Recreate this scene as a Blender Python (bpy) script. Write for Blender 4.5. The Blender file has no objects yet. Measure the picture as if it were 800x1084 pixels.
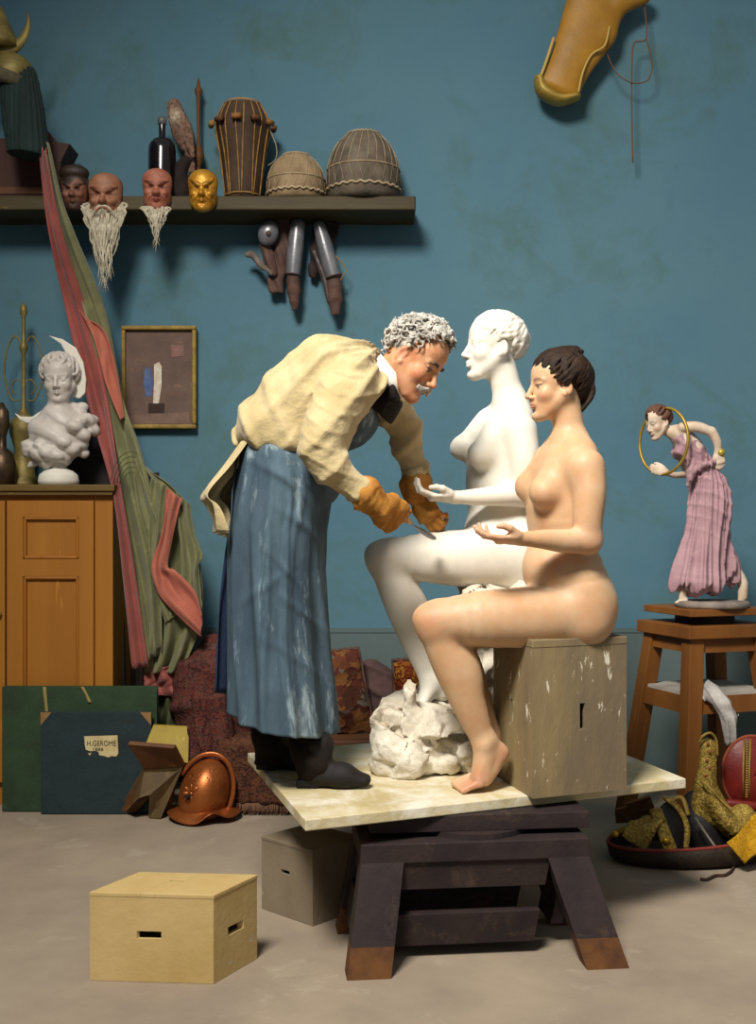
import bpy, math, random
import numpy as np
from mathutils import Vector, Matrix
random.seed(7); RNG = np.random.RandomState(7)
C = bpy.context.scene.collection
F, HOR, CX, EYE = 1200.0, 555.0, 400.0, 1.18      # focal length (px), horizon row, centre column, eye height (m)

def W(px, py, Y):
    return np.array([(px-CX)/F*Y, Y, EYE+(HOR-py)/F*Y])
def onz(px, py, z=0.0):
    Y = F*(EYE-z)/(py-HOR)
    return np.array([(px-CX)/F*Y, Y, z])
V = lambda *a: np.array(a, float)
def nrm(v):
    v = np.asarray(v, float); return v/np.linalg.norm(v)
def lerp(a, b, t): return a+(b-a)*t

# ---------------------------------------------------------------- materials
def srgb(c):
    if isinstance(c, str):
        c = [int(c[i:i+2], 16)/255 for i in (0, 2, 4)]
    return [x/12.92 if x <= .04045 else ((x+.055)/1.055)**2.4 for x in c]
MATS = {}
def mat(name, c1, c2=None, scale=6, rough=.6, bump=0, bscale=None, metal=0, sss=0, stretch=(1,1,1), c3=None, c3scale=None,
        c3t=.62, attr=None, spec=.4, trans=0, detail=6, coat=0, lo=.35, hi=.65, sheen=0, c3w=.04):
    if name in MATS: return MATS[name]
    m = bpy.data.materials.new(name); m.use_nodes = True
    nt = m.node_tree; N = nt.nodes; L = nt.links
    b = N['Principled BSDF']
    tc = N.new('ShaderNodeTexCoord'); mp = N.new('ShaderNodeMapping'); L.new(tc.outputs['Object'], mp.inputs[0])
    mp.inputs['Scale'].default_value = stretch
    def noise(sc, det=detail, ro=.6, dist=0):
        n = N.new('ShaderNodeTexNoise'); n.inputs['Scale'].default_value = sc
        n.inputs['Detail'].default_value = det; n.inputs['Roughness'].default_value = ro; n.inputs['Distortion'].default_value = dist
        L.new(mp.outputs[0], n.inputs['Vector']); return n
    def ramp(src, a, c):
        r = N.new('ShaderNodeMapRange'); r.inputs[1].default_value = a; r.inputs[2].default_value = c
        L.new(src, r.inputs[0]); return r.outputs[0]
    def mix(fac, A, B, mode='MIX'):
        x = N.new('ShaderNodeMix'); x.data_type = 'RGBA'; x.blend_type = mode
        if isinstance(fac, float): x.inputs[0].default_value = fac
        else: L.new(fac, x.inputs[0])
        for s, v in ((6, A), (7, B)):
            if isinstance(v, (list, tuple)): x.inputs[s].default_value = (*v, 1)
            else: L.new(v, x.inputs[s])
        return x.outputs[2]
    col = None
    if attr:
        at = N.new('ShaderNodeAttribute'); at.attribute_name = attr; col = at.outputs['Color']
        if c2 is not None:
            n = noise(scale); col = mix(ramp(n.outputs[0], lo, hi), col, mix(1.0, col, srgb(c2), 'MULTIPLY'))
    elif c2 is not None:
        n = noise(scale); col = mix(ramp(n.outputs[0], lo, hi), srgb(c1), srgb(c2))
    if c3 is not None:
        n = noise(c3scale or scale*3, 8, .7, .4); col = mix(ramp(n.outputs[0], c3t, c3t+c3w), col if col is not None else srgb(c1), srgb(c3))
    if col is None: b.inputs['Base Color'].default_value = (*srgb(c1), 1)
    else: L.new(col, b.inputs['Base Color'])
    b.inputs['Roughness'].default_value = rough; b.inputs['Metallic'].default_value = metal
    b.inputs['Specular IOR Level'].default_value = spec
    b.inputs['Coat Weight'].default_value = coat
    if sheen: b.inputs['Sheen Weight'].default_value = sheen
    if trans: b.inputs['Transmission Weight'].default_value = trans
    if sss:
        b.inputs['Subsurface Weight'].default_value = 1.0
        b.inputs['Subsurface Radius'].default_value = (1, .45, .25) if sss > 0 else (1, .95, .85)
        b.inputs['Subsurface Scale'].default_value = abs(sss)
    if bump:
        n = noise(bscale or scale*4, 8, .65); bp = N.new('ShaderNodeBump')
        bp.inputs['Strength'].default_value = bump; bp.inputs['Distance'].default_value = .01
        L.new(n.outputs[0], bp.inputs['Height']); L.new(bp.outputs[0], b.inputs['Normal'])
    MATS[name] = m
    return m

# ---------------------------------------------------------------- objects
def root_loc(p):
    v = Vector((0,0,0))
    while p is not None: v = v+p.location; p = p.parent
    return v
def tag(o, label=None, cat=None, group=None, kind=None):
    if label: o['label'] = label
    if cat: o['category'] = cat
    if group: o['group'] = group
    if kind: o['kind'] = kind
    return o
def thing(name, label, cat, loc=(0,0,0), group=None):
    o = bpy.data.objects.new(name, None); C.objects.link(o)
    o.empty_display_size = .05
    o.location = [float(x) for x in loc]
    return tag(o, label, cat, group)
def mkobj(name, verts, faces, material, parent=None, smooth=True, bevel=0, solid=0, sub=0, auto=None, loc=None, mats=None, fmat=None, mods=None):
    verts = np.asarray(verts, float)
    if parent is not None: off = np.array(root_loc(parent))
    elif loc is not None: off = np.array(loc, float)
    else:
        off = (verts.min(0)+verts.max(0))/2; off[2] = verts[:,2].min()
    me = bpy.data.meshes.new(name)
    if isinstance(faces, np.ndarray):
        nf, k = faces.shape
        me.vertices.add(len(verts)); me.vertices.foreach_set('co', (verts-off).astype(np.float32).ravel())
        me.loops.add(nf*k); me.loops.foreach_set('vertex_index', faces.astype(np.int32).ravel())
        me.polygons.add(nf); me.polygons.foreach_set('loop_start', np.arange(0, nf*k, k, dtype=np.int32))
        me.update(calc_edges=True); me.validate()
    else:
        me.from_pydata((verts-off).tolist(), [], faces); me.update()
    o = bpy.data.objects.new(name, me); C.objects.link(o)
    if parent is not None: o.parent = parent
    else: o.location = off.tolist()
    for m in (mats or [material]): me.materials.append(m)
    if fmat is not None: me.polygons.foreach_set('material_index', np.asarray(fmat, np.int32))
    me.polygons.foreach_set('use_smooth', [bool(smooth)]*len(me.polygons))
    if smooth and auto is not None:
        me.set_sharp_from_angle(angle=math.radians(auto))
    if solid:
        s = o.modifiers.new('s', 'SOLIDIFY'); s.thickness = solid; s.offset = 0
    if bevel:
        s = o.modifiers.new('b', 'BEVEL'); s.width = bevel; s.segments = 2; s.limit_method = 'ANGLE'; s.angle_limit = .6
    if sub:
        s = o.modifiers.new('u', 'SUBSURF'); s.levels = s.render_levels = sub
    return o
def paint(o, func, world=True):
    me = o.data; n = len(me.vertices)
    co = np.empty(n*3, np.float32); me.vertices.foreach_get('co', co); co = co.reshape(-1, 3).astype(float)
    if world: co = co+np.array(root_loc(o))
    col = func(co)
    a = me.color_attributes.new('Col', 'FLOAT_COLOR', 'POINT')
    a.data.foreach_set('color', np.concatenate([col, np.ones((n, 1))], 1).astype(np.float32).ravel())

class G:
    """collects shapes into one mesh"""
    def __init__(s): s.v = []; s.f = []; s.n = 0; s.m = []; s.cm = 0
    def add(s, v, f):
        v = np.asarray(v, float); s.v.append(v)
        for q in f: s.f.append([int(i)+s.n for i in q]); s.m.append(s.cm)
        s.n += len(v); return s
    def hexa(s, p):   # bottom 4 ccw, top 4 ccw
        return s.add(p, [(3,2,1,0),(4,5,6,7),(0,1,5,4),(1,2,6,5),(2,3,7,6),(3,0,4,7)])
    def box(s, c, size, rz=0, R=None):
        x, y, z = np.array(size)/2
        p = np.array([(-x,-y,-z),(x,-y,-z),(x,y,-z),(-x,y,-z),(-x,-y,z),(x,-y,z),(x,y,z),(-x,y,z)])
        if R is None: R = rotz(rz)
        return s.hexa(p@np.asarray(R).T+np.array(c))
    def prism(s, base4, z0, z1):
        b = [V(p[0], p[1], z0) for p in base4]; t = [V(p[0], p[1], z1) for p in base4]
        return s.hexa(b+t)
    def extrude(s, poly, vec):
        n = len(poly); p = [np.asarray(q, float) for q in poly]; q = [a+np.asarray(vec, float) for a in p]
        return s.add(p+q, [list(range(n))[::-1], list(range(n, 2*n))]+[(i, (i+1) % n, n+(i+1) % n, n+i) for i in range(n)])
    def tube(s, pts, r, n=10, closed=False, sy=1.0, up=None):
        pts = [np.asarray(p, float) for p in pts]; m = len(pts)
        r = [r]*m if np.isscalar(r) else list(r)
        vs = []; nrmv = up if up is not None else V(.13, .21, .97)
        prev = None
        for i in range(m):
            if closed: t = nrm(pts[(i+1) % m]-pts[i-1])
            else: t = nrm(pts[min(i+1, m-1)]-pts[max(i-1, 0)])
            if prev is None: a = np.cross(t, nrmv); a = nrm(a) if np.linalg.norm(a) > 1e-3 else nrm(np.cross(t, V(1,0,0)))
            else: a = nrm(prev-t*np.dot(prev, t))
            prev = a; b = np.cross(t, a)
            for k in range(n):
                w = 2*math.pi*k/n; vs.append(pts[i]+a*math.cos(w)*r[i]+b*math.sin(w)*r[i]*sy)
        f = []
        for i in range(m if closed else m-1):
            j = (i+1) % m
            for k in range(n): f.append((i*n+k, i*n+(k+1) % n, j*n+(k+1) % n, j*n+k))
        if not closed: f += [list(range(n))[::-1], [(m-1)*n+k for k in range(n)]]
        return s.add(vs, f)
    def lathe(s, prof, c=(0,0,0), n=32, R=None, sx=1, sy=1):
        vs = []
        for (r, z) in prof:
            for k in range(n):
                a = 2*math.pi*k/n; vs.append((r*math.cos(a)*sx, r*math.sin(a)*sy, z))
        vs = np.array(vs)
        if R is not None: vs = vs@np.asarray(R).T
        f = [(i*n+k, i*n+(k+1) % n, (i+1)*n+(k+1) % n, (i+1)*n+k) for i in range(len(prof)-1) for k in range(n)]
        f += [list(range(n))[::-1], [(len(prof)-1)*n+k for k in range(n)]]
        return s.add(vs+np.array(c), f)
    def ball(s, c, r, n=16, R=None):
        r = (r, r, r) if np.isscalar(r) else r
        prof = [(math.sin(math.pi*i/n) if 0 < i < n else .001, -math.cos(math.pi*i/n)) for i in range(n+1)]
        vs = []
        for (q, z) in prof:
            for k in range(n): a = 2*math.pi*k/n; vs.append((q*math.cos(a)*r[0], q*math.sin(a)*r[1], z*r[2]))
        vs = np.array(vs)
        if R is not None: vs = vs@np.asarray(R).T
        f = [(i*n+k, i*n+(k+1) % n, (i+1)*n+(k+1) % n, (i+1)*n+k) for i in range(n) for k in range(n)]
        f += [list(range(n))[::-1], [n*n+k for k in range(n)]]
        return s.add(vs+np.array(c), f)
    def grid(s, P, closed_u=False):
        P = np.asarray(P, float); a, b = P.shape[:2]; f = []
        for i in range(a-1):
            for j in range(b if closed_u else b-1):
                k = (j+1) % b; f.append((i*b+j, i*b+k, (i+1)*b+k, (i+1)*b+j))
        return s.add(P.reshape(-1, 3), f)
    def build(s, name, material, parent=None, **kw):
        if isinstance(material, (list, tuple)): kw['mats'] = material; kw['fmat'] = s.m; material = None
        return mkobj(name, np.concatenate(s.v), s.f, material, parent, **kw)
def rotz(a): c, q = math.cos(a), math.sin(a); return np.array([(c,-q,0),(q,c,0),(0,0,1)])
def rotx(a): c, q = math.cos(a), math.sin(a); return np.array([(1,0,0),(0,c,-q),(0,q,c)])
def roty(a): c, q = math.cos(a), math.sin(a); return np.array([(c,0,q),(0,1,0),(-q,0,c)])
def spline(pts, n=8, closed=False):
    pts = [np.asarray(p, float) for p in pts]; m = len(pts); out = []
    for i in range(m if closed else m-1):
        g = (lambda j: pts[j % m]) if closed else (lambda j: pts[min(max(j, 0), m-1)])
        a, b, c, d = g(i-1), g(i), g(i+1), g(i+2)
        for k in range(n):
            t = k/n; out.append(.5*((2*b)+(c-a)*t+(2*a-5*b+4*c-d)*t*t+(-a+3*b-3*c+d)*t**3))
    if not closed: out.append(pts[-1])
    return out

# ---------------------------------------------------------------- implicit surfaces on a rectilinear grid
_nd = RNG.normal(size=(64, 3)); _nd /= np.linalg.norm(_nd, axis=1)[:, None]; _np = RNG.uniform(0, 6.28, 64)
def nz(x, y, z, s, seed=0, oct=4):
    """cheap smooth pseudo noise in about -1..1"""
    o = 0
    for i in range(oct):
        a = _nd[(seed*7+i*3) % 64]; b = _nd[(seed*5+i*11+1) % 64]
        o = o+np.sin((a[0]*x+a[1]*y+a[2]*z)*s*(1+.35*i)+_np[(seed+i) % 64]+1.3*np.sin((b[0]*x+b[1]*y+b[2]*z)*s*.8+_np[(seed+i+9) % 64]))
    return o/oct*1.3
def axis_pts(lo, hi, coarse, fine, ranges):
    out = [lo]; x = lo
    while x < hi:
        st = coarse
        for (a, b) in ranges:
            if a-coarse <= x <= b: st = fine
        x += st; out.append(x)
    return np.array(out)
class SDF:
    def __init__(s, lo, hi, coarse=.006, fine=.0025, boxes=()):
        s.ax = [axis_pts(lo[i], hi[i], coarse, fine, [(b[0][i], b[1][i]) for b in boxes]) for i in range(3)]
        s.D = np.full([len(a) for a in s.ax], 1.0, np.float32)
        s.pad = coarse*2.5
    def sl(s, lo, hi):
        return tuple(slice(max(0, np.searchsorted(a, l)-1), np.searchsorted(a, h)+1) for a, l, h in zip(s.ax, lo, hi))
    def coords(s, S):
        return (s.ax[0][S[0]][:, None, None], s.ax[1][S[1]][None, :, None], s.ax[2][S[2]][None, None, :])
    def comb(s, S, d, k, op):
        A = s.D[S]; d = d.astype(np.float32)
        if op == 'sub':
            d = -d
            if k > 0: h = np.maximum(k-np.abs(A-d), 0)/k; s.D[S] = np.maximum(A, d)+h*h*k*.25
            else: s.D[S] = np.maximum(A, d)
        else:
            if k > 0: h = np.maximum(k-np.abs(A-d), 0)/k; s.D[S] = np.minimum(A, d)-h*h*k*.25
            else: s.D[S] = np.minimum(A, d)
    def cone(s, a, b, ra, rb=None, lat=None, k=.015, op='add'):
        """segment a-b with round or elliptic (w, t) section, w along lat"""
        a = np.asarray(a, float); b = np.asarray(b, float)
        if rb is None: rb = ra
        wa, ta = (ra, ra) if np.isscalar(ra) else ra
        wb, tb = (rb, rb) if np.isscalar(rb) else rb
        L = np.linalg.norm(b-a)
        if L < 1e-6: b = a+V(0, 0, 1e-5); L = 1e-5
        t = (b-a)/L
        l = np.asarray(lat if lat is not None else (0, 1, 0), float); l = l-t*np.dot(l, t)
        if np.linalg.norm(l) < 1e-4: l = V(1, .1, 0); l = l-t*np.dot(l, t)
        l = nrm(l); n = np.cross(t, l)
        R = max(wa, ta, wb, tb)+max(k, .02)+s.pad
        S = s.sl(np.minimum(a, b)-R, np.maximum(a, b)+R)
        X, Y, Z = s.coords(S)
        if 0 in np.broadcast(X, Y, Z).shape: return s
        x = X-a[0]; y = Y-a[1]; z = Z-a[2]
        T = x*t[0]+y*t[1]+z*t[2]; u = x*l[0]+y*l[1]+z*l[2]; v = x*n[0]+y*n[1]+z*n[2]
        h = np.clip(T/L, 0, 1); e = T-h*L; w = wa+(wb-wa)*h; th = ta+(tb-ta)*h; c = np.minimum(w, th)
        q0 = np.sqrt((u/w)**2+(v/th)**2+(e/c)**2)+1e-9
        q1 = np.sqrt((u/w**2)**2+(v/th**2)**2+(e/c**2)**2)+1e-9
        s.comb(S, q0*(q0-1)/q1, k, op); return s
    def chain(s, pts, rs, lat=None, k=.015, op='add', sub=4):
        """one smooth limb: splined centre line and section, joined without bulges, then blended in"""
        q = [np.concatenate([np.asarray(p, float), [r, r] if np.isscalar(r) else r]) for p, r in zip(pts, rs)]
        q = spline(q, sub) if len(q) > 2 else q
        P = [a[:3] for a in q]; Rr = [tuple(a[3:]) for a in q]; m = max(max(r) for r in Rr)+k+s.pad
        S0 = s.sl(np.min(P, 0)-m, np.max(P, 0)+m); keep = s.D; A = np.full(keep.shape if False else [len(range(*sl_.indices(n))) for sl_, n in zip(S0, keep.shape)], 1.0, np.float32)
        ax = s.ax; s.ax = [a[sl_] for a, sl_ in zip(ax, S0)]; s.D = A
        for i in range(len(P)-1):
            if np.linalg.norm(P[i+1]-P[i]) > 1e-6: s.cone(P[i], P[i+1], Rr[i], Rr[i+1], lat, 0)
        A = s.D; s.D = keep; s.ax = ax; s.comb(S0, A, k, op); return s
    def ell(s, c, r, R=None, k=.015, op='add'):
        c = np.asarray(c, float); r = np.array([r, r, r] if np.isscalar(r) else r, float)
        M = np.eye(3) if R is None else np.asarray(R)
        q = r.max()+k+s.pad; S = s.sl(c-q, c+q); X, Y, Z = s.coords(S)
        if 0 in np.broadcast(X, Y, Z).shape: return s
        x = X-c[0]; y = Y-c[1]; z = Z-c[2]
        p = [x*M[0, i]+y*M[1, i]+z*M[2, i] for i in range(3)]
        q0 = np.sqrt(sum((p[i]/r[i])**2 for i in range(3)))+1e-9
        q1 = np.sqrt(sum((p[i]/r[i]**2)**2 for i in range(3)))+1e-9
        s.comb(S, q0*(q0-1)/q1, k, op); return s
    def box(s, c, h, R=None, r=.005, k=.01, op='add'):
        c = np.asarray(c, float); h = np.asarray(h, float)-r; M = np.eye(3) if R is None else np.asarray(R)
        q = np.linalg.norm(h)+k+s.pad+r; S = s.sl(c-q, c+q); X, Y, Z = s.coords(S)
        x = X-c[0]; y = Y-c[1]; z = Z-c[2]
        p = [np.abs(x*M[0, i]+y*M[1, i]+z*M[2, i])-h[i] for i in range(3)]
        o = np.sqrt(sum(np.maximum(a, 0)**2 for a in p))+np.minimum(np.maximum(p[0], np.maximum(p[1], p[2])), 0)-r
        s.comb(S, o, k, op); return s
    def plane(s, p, n, k=0):
        """cut away everything on the n side of p"""
        n = nrm(n); X, Y, Z = s.coords((slice(None),)*3)
        d = ((X-p[0])*n[0]+(Y-p[1])*n[1]+(Z-p[2])*n[2]).astype(np.float32)
        if k: h = np.maximum(k-np.abs(s.D-d), 0)/k; s.D = np.maximum(s.D, d)+h*h*k*.25
        else: s.D = np.maximum(s.D, d)
        return s
    def disp(s, fn, lo=None, hi=None, band=.05):
        S = (slice(None),)*3 if lo is None else s.sl(lo, hi)
        A = s.D[S]; idx = np.nonzero(np.abs(A) < band); X = s.ax[0][S[0]][idx[0]]; Y = s.ax[1][S[1]][idx[1]]; Z = s.ax[2][S[2]][idx[2]]
        A[idx] += fn(X, Y, Z).astype(np.float32); s.D[S] = A; return s
    def mesh(s, smooth=1):
        D = s.D; nx, ny, nzz = D.shape; I = D < 0
        c = np.zeros((nx-1, ny-1, nzz-1), np.int8)
        for i in (0, 1):
            for j in (0, 1):
                for k in (0, 1): c += I[i:nx-1+i, j:ny-1+j, k:nzz-1+k]
        act = np.nonzero((c > 0) & (c < 8)); n = len(act[0])
        idx = np.full(c.shape, -1, np.int32); idx[act] = np.arange(n)
        acc = np.zeros((n, 3)); cnt = np.zeros(n); ax = s.ax
        for d in range(3):
            o = [e for e in range(3) if e != d]
            for i in (0, 1):
                for j in (0, 1):
                    p = [act[0].copy(), act[1].copy(), act[2].copy()]; p[o[0]] = p[o[0]]+i; p[o[1]] = p[o[1]]+j
                    q = [a.copy() for a in p]; q[d] = q[d]+1
                    va = D[tuple(p)]; vb = D[tuple(q)]; m = (va < 0) != (vb < 0)
                    t = va[m]/(va[m]-vb[m])
                    P = np.stack([ax[e][p[e][m]] for e in range(3)], 1); Q = np.stack([ax[e][q[e][m]] for e in range(3)], 1)
                    acc[m] += P+(Q-P)*t[:, None]; cnt[m] += 1
        vs = acc/np.maximum(cnt, 1)[:, None]
        fs = []
        for d in range(3):
            o = [(d+1) % 3, (d+2) % 3]
            a = [slice(None)]*3; b = [slice(None)]*3; a[d] = slice(0, -1); b[d] = slice(1, None)
            A = I[tuple(a)]; B = I[tuple(b)]; E = A != B
            e = list(np.nonzero(E)); ok = np.ones(len(e[0]), bool)
            for q in o: ok &= (e[q] > 0) & (e[q] < D.shape[q]-1)
            e = [x[ok] for x in e]; fl = A[tuple(e)]
            quad = []
            for (i, j) in ((0, 0), (-1, 0), (-1, -1), (0, -1)):
                p = [x.copy() for x in e]; p[o[0]] = p[o[0]]+i; p[o[1]] = p[o[1]]+j; quad.append(idx[tuple(p)])
            q = np.stack(quad, 1); q[~fl] = q[~fl][:, ::-1]; fs.append(q)
        fs = np.concatenate(fs)
        for _ in range(smooth):
            e = np.concatenate([fs[:, [0, 1]], fs[:, [1, 2]], fs[:, [2, 3]], fs[:, [3, 0]]])
            a = np.concatenate([e[:, 0], e[:, 1]]); b = np.concatenate([e[:, 1], e[:, 0]])
            w = np.maximum(np.bincount(a, minlength=n), 1)
            av = np.stack([np.bincount(a, weights=vs[b, i], minlength=n) for i in range(3)], 1)/w[:, None]
            vs = vs*.45+av*.55
        return vs, fs
    def build(s, name, material, parent=None, smooth=1, **kw):
        v, f = s.mesh(smooth); return mkobj(name, v, f, material, parent, **kw)

class Fr:
    """local frame: x, y, z axes, origin, scale"""
    def __init__(s, o, x, y, z, sc=1.0): s.o = np.asarray(o, float); s.M = np.stack([nrm(x), nrm(y), nrm(z)], 1); s.sc = sc
    def __call__(s, *p): return s.o+s.M@(np.array(p, float)*s.sc)
def head_frame(c, fwd, up, sc=1.0):
    f = nrm(fwd); u = np.asarray(up, float); u = nrm(u-f*np.dot(u, f)); return Fr(c, f, np.cross(u, f), u, sc)

def head(s, H, male=False, ears=True, eyes_open=True):
    q = H.sc; e = lambda c, r, k=.015, op='add', R=None: s.ell(H(*c), np.array(r)*q if not np.isscalar(r) else r*q, H.M if R is None else R, k*q, op)
    c_ = lambda a, b, ra, rb, k=.012, op='add', lat=None: s.cone(H(*a), H(*b), np.array(ra)*q if not np.isscalar(ra) else ra*q, np.array(rb)*q if not np.isscalar(rb) else rb*q, H.M[:, 1] if lat is None else lat, k*q, op)
    e((-.012, 0, .031), (.088, .071, .077))
    c_((.028, 0, .045), (.032, 0, -.05), (.063, .052), (.050, .048), .02)          # face block
    c_((.036, 0, -.045), (.058, 0, -.088), (.046, .036), (.022, .022), .02)        # muzzle to chin
    for y in (-1, 1):
        c_((-.004, y*.055, -.030), (.050, y*.022, -.088), .020, .016, .02)         # jaw
        e((.050, y*.036, -.026), (.026, .024, .026), .015)                         # cheek
        c_((.072, y*.014, .019), (.062, y*.045, .017), .009 if male else .006, .006, .012)  # brow
    e((.068, 0, -.094), (.017, .020, .015), .012)
    for y in (-1, 1):
        e((.093, y*.031, -.002), (.019, .021, .0125), .013, 'sub')
        e((.0625, y*.031, -.002), .0150, .003)
        if eyes_open:
            e((.080, y*.031, -.0025), (.0115, .0122, .0046), .001, 'sub'); e((.080, y*.031, -.0025), (.0115, .0080, .0054), .001, 'sub')
        c_((.0755, y*.019, .0075), (.0700, y*.045, .0070), .0030, .0028, .004)
    c_((.078, 0, .012), (.097, 0, -.027), .0065, .0085, .010)                       # nose
    e((.098, 0, -.031), (.0105, .0095, .0085), .006)
    for y in (-1, 1): e((.088, y*.011, -.035), (.010, .007, .0065), .005)
    c_((.079, 0, -.044), (.080, 0, -.052), .010, .009, .012)
    for y in (-1, 1):
        c_((.0855, 0, -.0555), (.073, y*.022, -.0585), .0055, .0025, .004)          # upper lip
        c_((.0835, 0, -.0655), (.073, y*.019, -.0605), .0068, .003, .004)           # lower lip
    for y in (-1, 1): c_((.092, 0, -.0600), (.078, y*.022, -.0600), .0016, .0012, .002, 'sub')
    e((.083, 0, -.077), (.007, .014, .006), .010, 'sub')
    if ears:
        for y in (-1, 1):
            T = H.M@rotz(y*-.35)@roty(.25)
            e((-.010, y*.072, -.004), (.016, .007, .028), .004, R=T)
            e((-.005, y*.079, -.002), (.009, .006, .017), .004, 'sub', R=T)
            e((-.001, y*.073, -.028), (.008, .006, .009), .004)
def hand(s, O, fx, fthumb, fpalm, sc=1.0, curl=((.25, .35, .25),)*4, thumb=None, spread=.06, fat=1.0, k=.004):
    """fx: wrist to fingers, fthumb: to the thumb side, fpalm: out of the palm"""
    fx = nrm(fx); fy = nrm(np.asarray(fthumb, float)-fx*np.dot(fthumb, fx)); fz = np.cross(fx, fy)
    if np.dot(fz, fpalm) < 0: fz = -fz
    H = Fr(O, fx, fy, fz, sc); q = sc*fat
    s.cone(H(-.01, 0, 0), H(.03, .002, 0), (.024*q, .018*q), (.036*q, .0145*q), fy, k=.015)
    s.cone(H(.025, .002, 0), H(.078, .001, -.002), (.036*q, .014*q), (.039*q, .0115*q), fy, k=.012)
    s.ell(H(.028, .022, .008), (.026*q, .015*q, .013*q), H.M, k=.01)
    s.ell(H(.035, -.024, .006), (.030*q, .012*q, .012*q), H.M, k=.01)
    base = [(.084, .029), (.088, .0095), (.084, -.0105), (.077, -.029)]
    ln = [(.041, .025, .019), (.045, .028, .020), (.041, .026, .019), (.032, .020, .017)]
    tips = []
    for i in range(4):
        x, y = base[i]; p = H(x-.012, y, -.001); ang = 0; yaw = spread*(1.5-i)*1.3
        cu = curl[i % len(curl)]; r = [.0098, .0088, .0078, .0066]
        if i == 3: r = [.0085, .0076, .0068, .0058]
        first = True
        for j in range(3):
            ang += cu[j]
            d = fx*math.cos(ang)*math.cos(yaw)+fy*math.sin(yaw)*math.cos(ang)+fz*math.sin(ang)
            q2 = p+d*(ln[i][j]+(.012 if first else 0))*sc
            s.cone(p, q2, r[j]*q, r[j+1]*q, k=.006 if first else .003); p = q2; first = False
        tips.append(p)
    th = thumb or [(.018, .026, .006), (.052, .050, .016), (.078, .058, .026), (.098, .056, .036)]
    rs = [.016, .0125, .0105, .0085]
    for j in range(3): s.cone(H(*th[j]), H(*th[j+1]), rs[j]*q, rs[j+1]*q, k=.008 if j == 0 else .003)
    return H
# ================================================================ figures
M_skin = mat('skin', 'ffffff', 'f4e2d4', 9, .5, .06, 60, sss=.004, attr='Col', spec=.35)
M_oldskin = mat('old_skin', 'ffffff', 'e8c8b0', 14, .55, .15, 90, sss=.004, attr='Col', spec=.35)
M_marble = mat('white_marble', 'e4e0d4', 'd6d1c4', 5, .55, .08, 70, sss=-.008, spec=.35)
M_rock = mat('rough_marble', 'e9e3d2', 'b8ac98', 9, .8, .8, 45, spec=.2)
M_hair = mat('dark_brown_hair', '33200f', '1d120a', 30, .6, .5, 150, spec=.3)
M_white_hair = mat('white_hair', 'cfcac0', '8e8a82', 26, .85, .9, 120, sss=-.003, spec=.2)
M_eye = mat('eye_white', '94857a', rough=.25); M_iris = mat('eye_iris', '20140e', rough=.15)
M_smock = mat('cream_cloth', 'c6b48a', 'b09e72', 10, .9, .9, 17, spec=.15, sheen=.2)
M_apron = mat('blue_apron_cloth', '4f636f', '3a4a57', 7, .8, .3, 60, spec=.2, c3='9aaab0', c3scale=9, c3t=.55, c3w=.16, stretch=(1.6,1.6,.4))
M_black = mat('black_cloth', '14100f', '1e1815', 20, .8, .3, 90, spec=.2)
M_trouser = mat('dark_brown_trousers', '241c18', '191310', 14, .9, .3, 80, spec=.15)
M_shoe = mat('black_leather', '1a1412', '100c0b', 20, .75, .15, 60)
M_linen = mat('white_linen', 'ece6da', rough=.8)
M_glove = mat('tan_leather', 'b98238', '996528', 20, .75, .4, 90, spec=.25)
M_steel = mat('worn_steel', '8d8f90', '5a5a5a', 30, .35, .1, 60, metal=.9)
M_lightwood = mat('lightwood', 'b08a50', rough=.6)

def eyes(H, parent, iris=True, r=.0135):
    for y in (1, -1):
        g = G(); c = H(.0625, y*.031, -.002); g.ball(c, r*H.sc, 20, H.M)
        g.cm = 1
        if iris: g.ball(H(.0625+.0075, y*.0315, -.003), .0068*H.sc, 14, H.M)
        g.build('eye', [M_eye, M_iris], parent)

HAIRLINE = [(0, 44), (28, 42), (50, 26), (66, 6), (80, -14), (98, 4), (112, -22), (135, -40), (160, -50), (180, -52)]
def hl(az, T=None): T = T or HAIRLINE; return np.interp(abs(az), [a for a, b in T], [b for a, b in T])
def dirv(az, el): a, e = math.radians(az), math.radians(el); return V(math.cos(e)*math.cos(a), math.cos(e)*math.sin(a), math.sin(e))
def scalp(H, d, ex=0): return H(-.014+d[0]*(.090+ex), d[1]*(.073+ex), .031+d[2]*(.078+ex))
def hair_locks(s, H, bun, n=44, wig=.02, r=.0085, ex=.002, lift=.01, azs=None, seed=1, double=True, line=None):
    rg = np.random.RandomState(seed); b = nrm(bun)
    s.ell(H(-.022, 0, .037), np.array([.085, .0745, .078])*H.sc, H.M, k=.004)
    for L in range(2 if double else 1):
        for i in range(n):
            az = -180+360*(i+.5*L)/n+rg.uniform(-2, 2); el = hl(az, line)+(14*L)+rg.uniform(-2, 2)
            d0 = dirv(az, el); pts = []; rs = []; ph = rg.uniform(0, 6.28)
            for j in range(9):
                t = j/8; d = nrm(d0*(1-t)+b*t+1e-3); side = np.cross(d, b); d = nrm(d+side*wig*math.sin(ph+t*9)*(1-t)*3)
                pts.append(scalp(H, d, ex+lift*math.sin(math.pi*t)*(1-.3*L)+.004*L)); rs.append(r*H.sc*(.75+.45*math.sin(math.pi*min(1, t*1.2)))*(1-.25*t))
            s.chain(pts, rs, k=.0025, sub=1)
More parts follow.
